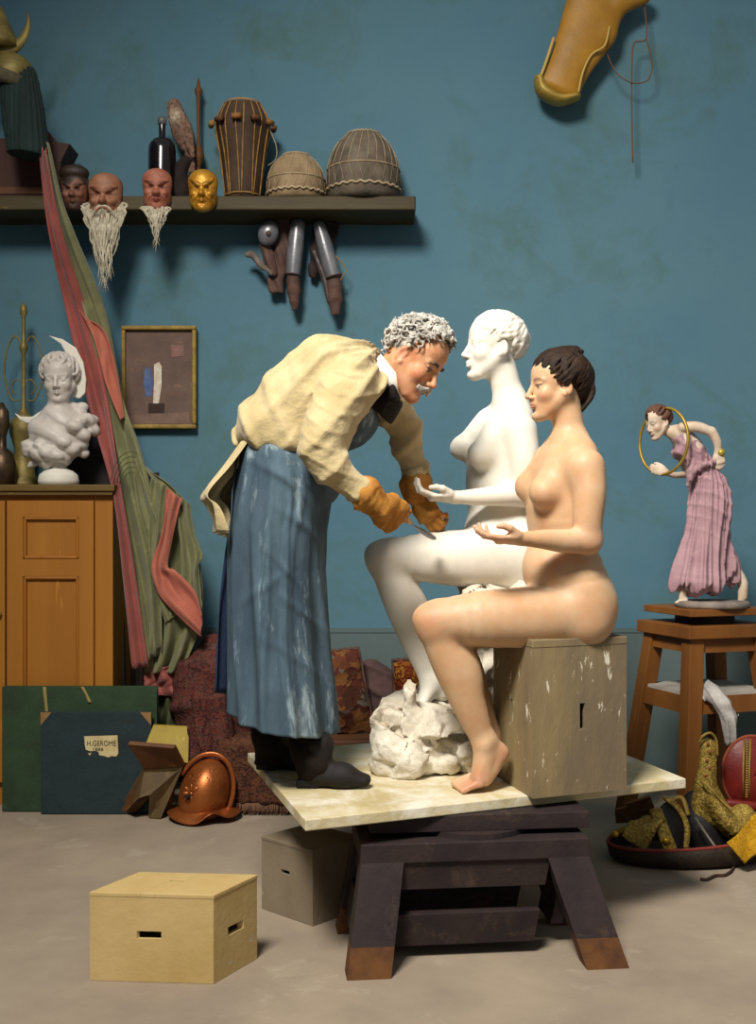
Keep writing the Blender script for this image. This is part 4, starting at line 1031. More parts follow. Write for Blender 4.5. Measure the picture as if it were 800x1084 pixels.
def masks():
    def mask(name, label, cx, cy, w, col, kind):
        Y = 4.915; c = W(cx, cy, Y); q = w/F*Y/.146          # head width .146
        H = head_frame(c+V(0, .045*q, 0), V(.10 if kind == 'red' else .03, -1, -.02), (0, 0, 1), q)
        s = SDF(H.o-.15*q, H.o+.15*q, .0024*max(1, q), .0024)
        head(s, H, male=True, ears=False, eyes_open=False); e = lambda p, r, k=.01, op='add': s.ell(H(*p), np.array(r)*q, H.M, k*q, op)
        s.cone(H(.03, 0, .05), H(.03, 0, -.05), (.070*q, .05*q), (.060*q, .05*q), H.M[:, 1], k=.02)
        for y in (-1, 1):                                   # knitted brows, cheeks and hollow eyes
            s.chain([H(.088, y*.010, .012), H(.084, y*.030, .024), H(.068, y*.052, .036 if kind != 'gold' else .048)], [.0095*q, .0115*q, .007*q], k=.006*q)
            e((.074, y*.036, -.028), (.020, .020, .018)); e((.088, y*.030, .002), (.012, .016, .009), .004, 'sub')
            if kind in ('gold', 'red'): s.chain([H(.085, y*.018, -.038), H(.080, y*.038, -.050), H(.060, y*.044, -.075)], [.006*q, .008*q, .006*q], k=.006*q)
        e((.100, 0, -.030), (.018, .020 if kind == 'red' else .016, .014)); 
        if kind == 'bearded': s.chain([H(.087, -.024, -.070), H(.093, 0, -.058), H(.087, .024, -.070)], [.007*q]*3, k=.004*q); e((.088, 0, -.068), (.010, .020, .008), .003, 'sub')
        if kind == 'dark': e((.04, 0, .095), (.055, .080, .045), .01)
        s.plane(H(.012, 0, 0), -H.M[:, 0])
        back = thing(name, label, 'mask', c-V(0, 0, .08*q), 'masks hanging on the shelf edge')
        m = mat('mask_'+kind, 'ffffff', 'c8b4a0', 18, .55 if kind != 'gold' else .38, .3, 50, attr='Col', metal=.35 if kind == 'gold' else 0)
        o = s.build('face', m, back); dark, lip = {'bearded': ('6b3c28', '8a4a36'), 'red': ('4a2018', '7a2c20'), 'gold': ('6a4410', 'a06c1c'), 'dark': ('251a14', '6a4438')}[kind]
        def pc(co):
            p = (co-H.o)@H.M/H.sc; C_ = np.tile(np.array(srgb(col)), (len(co), 1))
            def bl(w, c_): w = np.clip(w, 0, 1)[:, None]; C_[:] = C_*(1-w)+np.array(srgb(c_))*w
            if kind == 'dark': bl(1/(1+np.exp(-(p[:, 2]-.035-.02*np.sin(p[:, 1]*60))*200)), '33241a'); bl(1/(1+np.exp((p[:, 2]+.055)*200)), '4a3226')
            for y in (-1, 1): bl(1.1*np.exp(-(((p[:, 1]-y*.030)/.015)**2+((p[:, 2]-.002)/.008)**2)), dark); bl(.9*np.exp(-(((p[:, 1]-y*.032)/.022)**4+((p[:, 2]-.022-.3*(abs(p[:, 1])-.03))/.006)**2)), dark)
            bl(1.0*np.exp(-((p[:, 1]/.026)**4+((p[:, 2]+.063)/.007)**2)), lip); return C_
        paint(o, pc)
        rg = np.random.RandomState(len(name)+int(cx))
        if kind in ('bearded', 'red'):
            bm = mat('beard_hair', 'cfc6ae', '9c927c', 40, .85, .4, 120); g = G(); bot = 270 if kind == 'bearded' else 243
            n = 150 if kind == 'bearded' else 60
            for i in range(n):
                y = rg.uniform(-1, 1); u = 1-abs(y)**1.4
                if kind == 'bearded': p = H(.072-.035*abs(y), y*.072, -.052-.045*u*rg.rand()+.03*abs(y)**3); L_ = rg.uniform(.10, .32)*(.35+.75*u)
                else: p = H(.066-.02*abs(y), y*.046, -.088); L_ = rg.uniform(.04, .16)*(.35+.9*u)
                wv = rg.choice([-1, 1])*rg.uniform(.006, .018); a = p+V(y*.016*q+wv, -.016, -.25*L_*q*1.2); b = a+V(-y*.016-1.6*wv, .012, -.35*L_*1.2); c2 = b+V(-y*.026+1.7*wv, .01, -.36*L_)
                g.tube(spline([p, a, b, c2], 3), list(np.interp(np.linspace(0, 1, 10), [0, .4, 1], [.0035, .0048, .0006])), 5)
            g.build('beard', bm, back)
            if kind == 'bearded':
                g = G()
                for i in range(50):
                    y = rg.uniform(-1, 1); p = H(.096-.004*abs(y), y*.012, -.048); a = H(.094-.012*abs(y), y*.034, -.056-.01*rg.rand()); b = H(.078, y*.052, -.085-.03*rg.rand())
                    g.tube([p, a, b], [.0028, .0040, .0008], 5)
                g.build('moustache', bm, back)
        if kind == 'dark':
            g = G()
            for i in range(80):
                y = rg.uniform(-1, 1); p = H(.05-.03*abs(y), y*.06, .085); a = H(.075-.03*abs(y), y*.078, .05); b = H(.060-.03*abs(y), y*.088, .00-.03*abs(y)); g.tube([p, a, b], [.005, .006, .002], 5)
            g.build('hair', mat('dark_mask_hair', '33241a', '1e1510', 40, .8, .4), back)
        g = G(); g.ball(c+V(0, .075*q, .06*q), .006, 8); g.tube([c+V(0, .070*q, .06*q), V(c[0], 4.952, c[2]+.06*q)], .004, 6); g.build('hanging_peg', M_brownwood, back)
    mask('hanging_mask', 'dark brown-haired mask at the left, partly behind the draped banner', 78, 202, 29, '8a5c4a', 'dark')
    mask('hanging_mask', 'frowning tan mask with a long flowing white beard on the shelf edge', 110.5, 208, 36, 'a5745a', 'bearded')
    mask('hanging_mask', 'reddish scowling mask with a short pointed white beard below the bottle', 165, 200, 31, 'b0705a', 'red')
    mask('hanging_mask', 'golden yellow grinning mask without beard on the shelf edge', 214, 201, 31, 'd09a30', 'gold')
def armour():
    grp = None; Y = 5.10
    st = mat('grey_steel', '8c8c90', '6a6a6e', 12, .32, .1, 50, metal=.35, spec=.7); lt = M_rust
    def plate(px0, py0, px1, py1, r0, r1, px2, py2, r2, nm, label, dy=0):
        a, b, c = W(px0, py0, Y+dy), W(px1, py1, Y+dy), W(px2, py2, Y+dy+.01); t = thing(nm, label, 'armour', c, 'steel arm guards under the shelf')
        s = SDF(np.minimum(a, b)-.09, np.maximum(a, b)+.09, .004, .004); s.chain([a, a*.5+b*.5, b], [(r0, .035), (max(r0, r1)*1.08, .04), (r1, .034)], (1, 0, 0), k=.01); s.plane(b+nrm(b-a)*.004, nrm(b-a))
        s.build('steel_plate', st, t)
        s = SDF(np.minimum(b, c)-.09, np.maximum(b, c)+.09, .004, .004); s.chain([b-nrm(c-b)*.02, b*.5+c*.5, c], [(r1*.92, .028), (r2*1.1, .026), (r2*.6, .012)], (1, 0, 0), k=.01)
        s.disp(lambda x, y, z: .004*np.abs(np.sin(z*55+2*nz(x, y, z, 20, 4)))+.002*nz(x, y, z, 60, 3)); s.build('leather_hand_guard', lt, t)
        g = G(); d = nrm(b-a); l = nrm(np.cross(d, V(0, 1, 0))); g.tube([b+l*math.cos(q)*(r1+.002)+V(0, 1, 0)*math.sin(q)*.037 for q in np.linspace(0, 6.283, 24)[:-1]], .003, 6, closed=True); g.build('edge_band', M_rust, t)
        g = G(); g.tube([a+V(0, 0, .02), V(a[0], Y, 2.545)], .003, 6); g.build('hanging_cord', M_dcord, t)
    plate(315, 239, 310, 291, .034, .033, 312, 327, .030, 'arm_guard', 'upright steel arm guard with brown leather end, hanging under the shelf')
    plate(338, 240, 353, 293, .028, .034, 355, 332, .036, 'arm_guard', 'slanting steel arm guard at the right of the hanging armour')
    def leather(pts, rs, nm, label, dy=.02, m=lt):
        P = [W(x, y, Y+dy) for x, y in pts]; s = SDF(np.min(P, 0)-.07, np.max(P, 0)+.07, .004, .004); s.chain(P, rs, (1, 0, 0), k=.01); s.disp(lambda x, y, z: .004*np.sin(x*120+z*50+3*nz(x, y, z, 14, 4))+.002*nz(x, y, z, 60, 3)); o = s.build(nm, m); tag(o, label, 'armour'); return o
    leather([(298, 232), (299, 255), (294, 285), (291, 308)], [(.040, .02), (.046, .022), (.038, .02), (.034, .012)], 'leather_guard', 'dark brown leather guard hanging left of the steel arm guards', .035)
    leather([(346, 236), (340, 265), (330, 292)], [(.055, .02), (.050, .02), (.020, .012)], 'leather_guard', 'dark leather sheet hanging behind the slanting steel guard', .05, mat('dark_leather_sheet', '2e1c1c', '20140f', 12, .8, .3))
    leather([(333, 268), (341, 292), (348, 318)], [(.014, .012), (.015, .012), (.012, .01)], 'leather_strap', 'narrow steel-grey strap slanting between the two arm guards', .0, mat('strap_steel', '5c5450', '453e3c', 20, .45, .2, metal=.4))
    leather([(263, 268), (272, 275), (286, 290)], [(.016, .012), (.018, .014), (.010, .01)], 'buckled_strap', 'grey strap ends hanging at the far left of the armour', .0, mat('grey_strap', '766a5e', '584c44', 20, .7, .3))
    leather([(280, 258), (285, 275), (290, 290)], [(.028, .015), (.030, .018), (.02, .012)], 'leather_guard', 'small brown leather piece below the round steel boss', .01)
    t = thing('steel_boss', 'round polished steel elbow cup hanging under the shelf', 'armour', W(283, 258, Y)); g = G(); g.ball(W(284, 247, Y-.02), (.046, .036, .058), 24, roty(.3)); g.build('cup', st, t)
    g = G(); g.lathe([(.012, 0), (.012, .004), (.005, .006)], W(284, 247, Y-.056), 14, R=rotx(math.pi/2)); g.build('rivet', lt, t)
    g = G(); g.tube([W(284, 240, Y), W(290, 228, Y)], .004, 6); g.build('hanging_cord', M_dcord, t)
    g = G(); g.tube(spline([W(352, 268, Y), W(360, 276, Y-.01), W(366, 285, Y-.01), W(360, 297, Y)], 5), .003, 6); tag(g.build('loose_cord', M_rope), 'thin yellowish cord curling at the right of the hanging armour', 'cord')
def picture():
    Y = 5.165; a, b = W(128.5, 345, Y), W(208, 454, Y); x0, x1, z1, z0 = a[0], b[0], a[2], b[2]
    t = thing('framed_picture', 'small gilt-framed brown picture hanging on the wall beside the banner', 'picture', ((x0+x1)/2, Y, z0)); w = .020
    g = G()
    for (p, q, r, s_) in ((x0, x1, z0, z0+w), (x0, x1, z1-w, z1), (x0, x0+w, z0+w, z1-w), (x1-w, x1, z0+w, z1-w)): g.box(((p+q)/2, Y, (r+s_)/2), (q-p, .032, s_-r))
    g.build('frame', M_gilt, t, smooth=False, bevel=.006)
    g = G(); g.box(((x0+x1)/2, Y+.008, (z0+z1)/2), (x1-x0-.03, .006, z1-z0-.03)); g.build('painted_canvas', mat('brown_canvas', '6b5347', '59453c', 9, .7, .2, 50, c3='7c6350', c3scale=14, c3t=.58, c3w=.1), t, smooth=False)
    # plain daubs of paint: a blue upright mark beside a pale one
    def daub(pts, m, nm, dy=.004):
        g = G(); g.extrude([W(x, y, Y+dy) for x, y in pts], (0, .002, 0)); g.build(nm, m, t, smooth=False)
    daub([(127+8, 440), (200, 436), (201, 448), (135, 449)], mat('canvas_floor', '7d6457', '6b5549', 20, .8), 'paint_ground')
    daub([(153, 391), (156, 388), (160, 391), (162, 405), (161, 419), (154, 420), (152, 405)], mat('paint_blue', '44557c', '5a6a92', 40, .8), 'paint_stroke')
    daub([(163, 386), (168, 383), (171, 388), (171, 408), (168, 427), (162, 427), (163, 406)], mat('paint_pale', 'c0aa94', 'd8d0c4', 40, .8), 'paint_stroke', .002)
    daub([(157, 427), (174, 427), (174, 437), (157, 437)], mat('paint_dark', '35241c', rough=.8), 'paint_stroke', .003)
    daub([(181, 365), (194, 366), (195, 377), (182, 378)], mat('paint_rose', '8a6560', '75564e', 40, .8), 'paint_stroke', .003)
def holster():
    Y = 5.09; poly = [(601, -30), (690, -34), (684, 9), (673, 13), (662, 17), (654, 25), (651, 34), (652, 45), (642, 55), (628, 62), (620, 78), (616, 96), (609, 107), (594, 110), (578, 105), (568, 95), (566, 85), (575, 70), (588, 38)]
    t = thing('leather_holster', 'yellowish leather holster hanging high on the wall at the top right', 'holster', W(625, 110, Y))
    P = [W(x, y, Y) for x, y in poly]; z = [p[2] for p in P]
    cen = [W(x, y, Y) for x, y in [(645, -25), (632, 0), (620, 35), (603, 68), (592, 92)]]
    s = SDF(W(560, 125, Y)-V(0, .09, 0), W(700, -40, Y)+V(0, .09, 0), .005, .005)
    s.chain(cen, [(.165, .055), (.135, .052), (.125, .050), (.100, .045), (.098, .040)], (1, 0, .35), k=.02)
    s.ell(W(641, 36, Y), (.045, .035, .055), k=.03); s.cone(W(655, 5, Y), W(680, -5, Y), .045, .04, k=.03)
    s.plane(W(590, 103, Y), (-.25, 0, -1), .015); s.disp(lambda x, y, z: .002*nz(x, y, z, 30, 4))
    s.build('sheath', mat('yellow_leather', 'a97a22', '94681c', 7, .5, .2, 40, spec=.4), t)
    g = G(); g.tube(spline([W(x, y, Y-.035) for x, y in [(586, 40), (577, 68), (570, 86)]], 5), .007, 8); g.tube(spline([W(x, y, Y-.045) for x, y in [(645, 28), (640, 48), (626, 58), (617, 76), (612, 98)]], 5), .005, 8); g.build('piping', mat('pale_piping', 'b89a50', rough=.6), t)
    s = SDF(W(560, 118, Y)-V(0, .08, 0), W(622, 82, Y)+V(0, .08, 0), .005, .005)
    s.chain([W(570, 84, Y), W(575, 97, Y), W(592, 106, Y), W(611, 103, Y)], [(.022, .045), (.030, .05), (.024, .05), (.014, .045)], (0, 0, 1), k=.01); s.build('tip_cap', mat('worn_brass_tip', 'ad9140', '8d742e', 12, .5, .2, metal=.3), t)
    g = G(); g.tube(spline([W(x, y, 5.10) for x, y in [(682, 6), (684, 40), (672, 45), (669, 60), (668.5, 110), (669.5, 168)]], 8), .0035, 6); g.tube([W(669.5, 160, 5.10), W(669.8, 172, 5.10)], [.005, .003], 6)
    g.tube(spline([W(x, y, 5.09) for x, y in [(684, 41), (689, 60), (690, 72), (686, 84), (677, 88), (667, 87), (655, 80), (647, 68), (642, 55)]], 8), .003, 6); tag(g.build('looped_cord', mat('brown_cord', '6a4a2c', rough=.85)), 'thin brown looped cord hanging from the holster on the wall', 'cord')
    g = G(); g.box(W(668, -60, 5.15), (.03, .12, .03)); g.build('hook', M_brass, t)
def banner():
    def strip(L_, R_, Y, m, nm, par, nf=2.0, amp=.02, seed=0, n=24, dY=0, m_=9):
        yf = lambda y, Y: Y+float(np.interp(y, [150, 230, 330, 435, 512], [0, 0, .14, .13, 0])); L_ = spline([W(x, y, yf(y, Y)) for x, y in L_], m_); R_ = spline([W(x, y, yf(y, Y)) for x, y in R_], m_); k = 50
        rs = lambda Q: [np.array([np.interp(u, np.linspace(0, 1, len(Q)), [q[i] for q in Q]) for i in range(3)]) for u in np.linspace(0, 1, k)]
        P = []
        for i, (a, b) in enumerate(zip(rs(L_), rs(R_))):
            v = i/(k-1); r = []
            for j in range(n+1):
                u = j/n; p = a*(1-u)+b*u; p = p+V(0, -1, 0)*(amp*math.sin(u*nf*6.283+seed+2.0*math.sin(v*3+seed))*(.4+.6*math.sin(math.pi*u)**.5)+dY*v+amp*.22*math.sin(u*nf*2.3*6.283+v*9+seed+2*math.sin(v*11))+amp*.5*math.sin(v*13+u*3+seed)*math.sin(math.pi*u)*math.exp(-((v-.55)/.35)**2)); r.append(p)
            P.append(r)
        g = G(); g.grid(P); return g.build(nm, m, par, solid=.004)
    gm = mat('olive_green_silk', '74724a', '60623e', 7, .7, .25, 50, c3='8a855a', c3scale=6, c3t=.56, c3w=.12, sheen=.2); rm = mat('coral_red_silk', '93483e', '7e3c36', 8, .7, .25, 50, sheen=.2)
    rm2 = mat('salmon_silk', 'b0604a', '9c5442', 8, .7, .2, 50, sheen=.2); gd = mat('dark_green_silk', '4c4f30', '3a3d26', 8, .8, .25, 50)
    t = thing('draped_banner', 'long green and coral striped banner draped from the pole top to the floor', 'banner', W(160, 725, 4.85))
    strip([(46, 152), (58, 240), (82, 330), (106, 440), (124, 540), (142, 640), (156, 700)], [(52, 152), (65, 210), (79, 248), (112, 330), (130, 420), (150, 480), (168, 560), (172, 690)], 4.800, gm, 'green_field', t, 2.2, .022, 1)
    strip([(41, 156), (50, 240), (70, 330), (94, 430), (119, 520), (131, 620), (140, 708)], [(48, 156), (64, 240), (92, 330), (112, 410), (126, 500), (141, 590), (158, 706)], 4.770, rm, 'red_stripe', t, 1.2, .016, 2)
    strip([(84, 328), (100, 360), (112, 405), (128, 445)], [(92, 338), (112, 352), (124, 395), (131, 442)], 4.755, rm2, 'red_fold', t, .8, .012, 0)
    strip([(138, 478), (146, 540), (158, 590), (160, 640), (156, 690), (153, 712)], [(160, 500), (186, 520), (204, 560), (213, 610), (212, 660), (192, 712)], 4.820, gm, 'green_field', t, 2.6, .030, 3, 36)
    strip([(160, 506), (158, 560), (160, 600), (170, 640), (175, 660)], [(176, 514), (172, 560), (166, 598), (178, 630), (188, 650)], 4.780, gm, 'green_fold', t, 1.1, .014, 1)
    strip([(186, 520), (190, 560), (194, 600), (206, 640), (212, 668)], [(201, 534), (206, 565), (214, 588), (210, 600), (214, 640)], 4.790, gm, 'green_fold', t, 1.3, .016, 4)
    strip([(176, 516), (172, 560), (161, 598), (168, 628), (188, 652), (213, 674)], [(192, 528), (181, 575), (178, 600), (186, 604), (206, 625), (214, 650)], 4.755, rm2, 'red_fold', t, 1.2, .016, 2)
    strip([(152, 708), (154, 735)], [(193, 704), (192, 738)], 4.83, rm, 'red_hem', t, 1.5, .015, 1)
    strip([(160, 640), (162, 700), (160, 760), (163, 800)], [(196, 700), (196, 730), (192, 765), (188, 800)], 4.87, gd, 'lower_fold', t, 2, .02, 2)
    # embroidery marks on the green field
    g = G(); rg = np.random.RandomState(3)
    for i in range(5):
        pts = [W(139+r_*math.cos(a)+i*0, 515+r_*1.7*math.sin(a), 4.74) for r_ in [9+i*3.2] for a in np.linspace(3.3, 5.0, 10)]
        g.tube(pts, .0018, 4)
    g.build('embroidered_marks', mat('dark_embroidery', '4a4a30', rough=.9), t)
    # pole, horse tail and crescent
    t = thing('crescent_standard', 'brass crescent standard with dark green horsehair tassel at the top left', 'standard', W(24, 170, 4.80)); Y = 4.80
    g = G(); g.tube([W(20+.25*(y-75), y, 4.84) for y in (66, 120, 215)], .014, 12); g.build('pole', M_brownwood, t)
    g = G(); cc = W(-4, 22, Y); 
    pts = [cc+V(math.cos(a), 0, math.sin(a))*(34/F*Y) for a in np.linspace(math.radians(18), math.radians(-190), 36)]; g.tube(pts, list(.002+.026*np.sin(np.linspace(0, math.pi, 36))**1.1), 12, sy=.6, up=V(0, 1, 0)); g.build('crescent', M_brass, t)
    g = G(); g.lathe([(.085, -.0), (.083, .02), (.062, .07), (.040, .12), (.018, .165), (.002, .19)], W(-2, 50, Y), 28); g.build('bell_finial', M_brass, t)
    g = G(); R = roty(.30); g.lathe([(.086, -.05), (.090, -.035), (.086, .0), (.070, .035), (.040, .055), (.01, .06)], W(15, 73, Y), 32, R=R); g.build('cap', M_brass, t)
    g = G(); g.lathe([(.090, -.085), (.098, -.07), (.097, -.040), (.087, -.032)], W(15, 73, Y), 32, R=R); g.build('collar_band', mat('grey_fringe', '5c563f', '443f30', 40, .9, .5), t)
    s = SDF(W(-8, 178, Y)-V(0, .12, 0), W(58, 70, Y)+V(0, .12, 0), .004, .004)
    s.chain([W(19, 84, Y), W(24, 115, Y), W(30, 160, Y)], [(.077, .07), (.084, .078), (.084, .075)], (1, 0, 0), k=.01)
    def strand(x, y, z): a = np.arctan2(y-Y, x-W(24, 0, Y)[0]); return -.006*np.exp(-(np.sin(a*13+2*nz(x, y, z*.2, 9, 3))/.5)**2)-.003*np.exp(-(np.sin(a*27+2.5*nz(x, y, z*.2, 12, 8))/.5)**2)
    s.disp(strand); s.plane(W(28, 165, Y), (-.1, 0, -1)); s.build('horsehair_tassel', mat('dark_green_hair', '1d332f', '13211f', 12, .85, .5, 60, stretch=(1, 1, .1)), t)
def cabinet():
    x1 = W(118, 0, 4.75)[0]; x0 = x1-1.15; top = 1.346; Y0, Y1 = 4.75, 5.18
    t = thing('cabinet', 'honey-coloured wooden cupboard with panelled doors standing against the left wall', 'cabinet', ((x0+x1)/2, 4.96, 0))
    g = G(); g.box(((x0+x1)/2, (Y0+Y1)/2+.012, top/2-.02), (x1-x0, Y1-Y0-.024, top-.04)); g.build('body', M_pine, t, smooth=False, bevel=.003)
    g = G(); g.box(((x0+x1)/2, (Y0+Y1)/2-.008, top-.014), (x1-x0+.03, Y1-Y0+.016, .028)); g.box(((x0+x1)/2, (Y0+Y1)/2-.004, top-.036), (x1-x0+.012, Y1-Y0+.006, .018)); g.build('cornice', wood('cornice_wood', '6e5626', '5a451e', '8a6c30', 6, (.2, 1, 1)), t, smooth=False, bevel=.004)
    def P(px, py): q = W(px, py, 4.75); return q[0], q[2]
    def door(pxa, pxb):
        xa, za = P(pxa, 720+100); xb, zb = P(pxb, 530); g = G(); za = .10
        w = (17/F*4.75); Yd = 4.758
        pa, pb = xa+w, xb-w*.9; zt1, zb1 = P(0, 547)[1], P(0, 592)[1]; zt2, zb2 = P(0, 610)[1], za+.09
        for (a, b, c, d) in ((xa, pa, za, zb), (pb, xb, za, zb), (pa, pb, zt1, zb), (pa, pb, zt2, zb1), (pa, pb, za, zb2)): g.box(((a+b)/2, Yd, (c+d)/2), (b-a, .022, d-c))
        o = g.build('door', M_pine, t, smooth=False)
        for (zt, zb_) in ((zt1, zb1), (zt2, zb2)):
            g = G(); m = .014
            g.box(((pa+pb)/2, Yd+.007, (zt+zb_)/2), (pb-pa, .008, zt-zb_)); g.build('door_panel', M_pine, o, smooth=False)
            g = G()
            for (a, b, c, d) in ((pa, pb, zt-m, zt), (pa, pb, zb_, zb_+m), (pa, pa+m, zb_, zt), (pb-m, pb, zb_, zt)): g.box(((a+b)/2, Yd-.004, (c+d)/2), (b-a, .018, d-c))
            g.build('panel_moulding', wood('moulding_wood', 'a2661c', '8e5616'), o, smooth=False, bevel=.006)
        return o
    door(7.5, 99); door(-88, 5.5)
    g = G(); g.ball((P(0, 0)[0], 4.735, P(0, 650)[1]), .012, 10); g.build('knob', M_brass, t)
    # things on the cupboard
    Yb = 4.845; c = lambda px, py, dy=0: W(px, py, Yb+dy); zt = top
    t = thing('marble_bust', 'white marble bust of a woman with a crescent moon and curling drapery, on the cupboard', 'sculpture', V(W(62, 0, Yb)[0], Yb, zt))
    H = head_frame(c(63, 402), V(.05, -1, -.10), V(-.06, 0, 1), .90)
    s = SDF(c(10, 520)-V(0, .2, 0), c(110, 350)+V(0, .2, 0), .0045, .0026, [(H.o-V(.11, .12, .12), H.o+V(.11, .12, .13))])
    head(s, H, ears=False, eyes_open=False); s.cone(c(62, 440), c(62, 415), .046, .042, k=.02)
    s.chain([c(63, 446), c(62, 462), c(60, 480)], [(.10, .07), (.13, .085), (.075, .06)], (1, 0, 0), k=.03)
    s.cone(c(45, 452), c(84, 450), .04, .045, k=.03)
    rg = np.random.RandomState(2)
    for (x, y, dy, r) in [(84, 446, -.05, .034), (92, 446, -.02, .034), (98, 444, 0, .028), (96, 455, 0, .034), (88, 460, -.04, .034), (78, 452, -.07, .03), (82, 438, .02, .036), (76, 432, .03, .03), (86, 432, .03, .028), (84, 470, -.02, .034), (76, 475, -.05, .032), (68, 468, -.075, .028),
                          (38, 462, -.03, .03), (32, 470, -.02, .030), (32, 479, -.02, .034), (40, 482, -.05, .034), (44, 470, -.06, .030), (52, 478, -.07, .034), (60, 482, -.07, .03), (36, 490, 0, .026), (46, 489, -.03, .030), (68, 484, -.04, .03), (88, 480, 0, .022)]:
        s.ell(c(x, y, dy), (r*1.15, r, r*.9), roty(rg.uniform(-.6, .6)), k=.008)
    s.disp(lambda x, y, z: .006*wrinkle(x, y, z, (.7, .3, .5), 75, 3, 3, 12)*np.clip((c(0, 430)[2]-z)/.04, 0, 1))
    hair_locks(s, H, (-.5, 0, .85), 30, .05, .0105, .004, .014, seed=6, double=False, line=[(0, 34), (40, 26), (66, 0), (80, -26), (98, -30), (112, -35), (160, -50), (180, -52)])
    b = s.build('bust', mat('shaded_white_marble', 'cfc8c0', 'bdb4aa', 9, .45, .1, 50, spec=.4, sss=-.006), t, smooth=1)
    g = G(); g.lathe([(.062, 0), (.084, .002), (.086, .02), (.080, .045), (.060, .062), (.035, .072), (.032, .10), (.05, .12)], V(W(62, 0, Yb)[0], Yb, zt), 36); g.build('socle', M_marble, t)
    # crescent moon behind the head
    inn = [(51, 355), (64, 364), (72, 378), (74, 395), (73, 412)]; out = [(51, 355), (66, 359), (80, 368), (88, 384), (91, 402), (90, 416), (84, 422), (76, 420), (73, 412)]
    g = G(); g.extrude([c(x, y, .035) for x, y in out+inn[::-1][1:-1]], (0, .018, 0)); g.build('crescent', M_marble, t, smooth=False, bevel=.004)
    g = G(); g.extrude([c(x, y, .02) for x, y in [(15, 437), (22, 441), (34, 441), (44, 434), (48, 440), (40, 447), (28, 448), (20, 444)]], (0, .02, 0)); g.build('crescent_horn', M_marble, t, smooth=False, bevel=.004)
    # brass candlestick
    Yk = 5.05; k = lambda px, py: W(px, py, Yk); t = thing('candlestick', 'tall brass candlestick with curling wire arms behind the marble bust', 'candlestick', V(k(25, 0)[0], Yk, zt)); zz = lambda py: k(0, py)[2]-zt
    g = G(); g.lathe([(.09, 0), (.088, .02), (.05, .05), (.040, zz(475)), (.062, zz(458)), (.060, zz(448)), (.025, zz(438)), (.010, zz(430)), (.0095, zz(375)), (.018, zz(370)), (.019, zz(366)), (.009, zz(362)), (.0085, zz(336)), (.017, zz(331)), (.014, zz(324)), (.002, zz(321))], V(k(25, 0)[0], Yk, zt), 24); g.build('stem', M_brass, t)
    for s_ in (-1, 1):
        g = G(); g.tube(spline([k(25, 368), k(25+9*s_, 356), k(25+18*s_, 372), k(25+20*s_, 400), k(25+13*s_, 422), k(25+4*s_, 424)], 8), .004, 6); g.tube(spline([k(25, 405), k(25+8*s_, 402), k(25+13*s_, 410), k(25+8*s_, 418)], 6), .003, 6); g.build('wire_arm', M_brass, t)
    t = thing('brass_jar', 'dark domed brass jar at the left edge of the cupboard top', 'jar', V(k(2, 0)[0], 4.92, zt)); k2 = lambda py: W(0, py, 4.92)[2]-zt
    g = G(); g.lathe([(.05, 0), (.058, .01), (.060, k2(492)), (.048, k2(480)), (.020, k2(474)), (.018, k2(462)), (.034, k2(450)), (.030, k2(436)), (.006, k2(426))], V(W(2, 0, 4.92)[0], 4.92, zt), 28); g.build('body', mat('dark_bronze', '5c4a34', '3a2c20', 14, .4, .2, metal=.6), t)
    o = G(); o.box((W(97, 0, 5.08)[0], 5.09, zt+.165), (.20, .14, .33)); tag(o.build('dark_case', mat('near_black_leather', '23171a', '1a1114', 8, .6, .2), smooth=False, bevel=.01), 'dark brown leather case standing behind the marble bust', 'case')
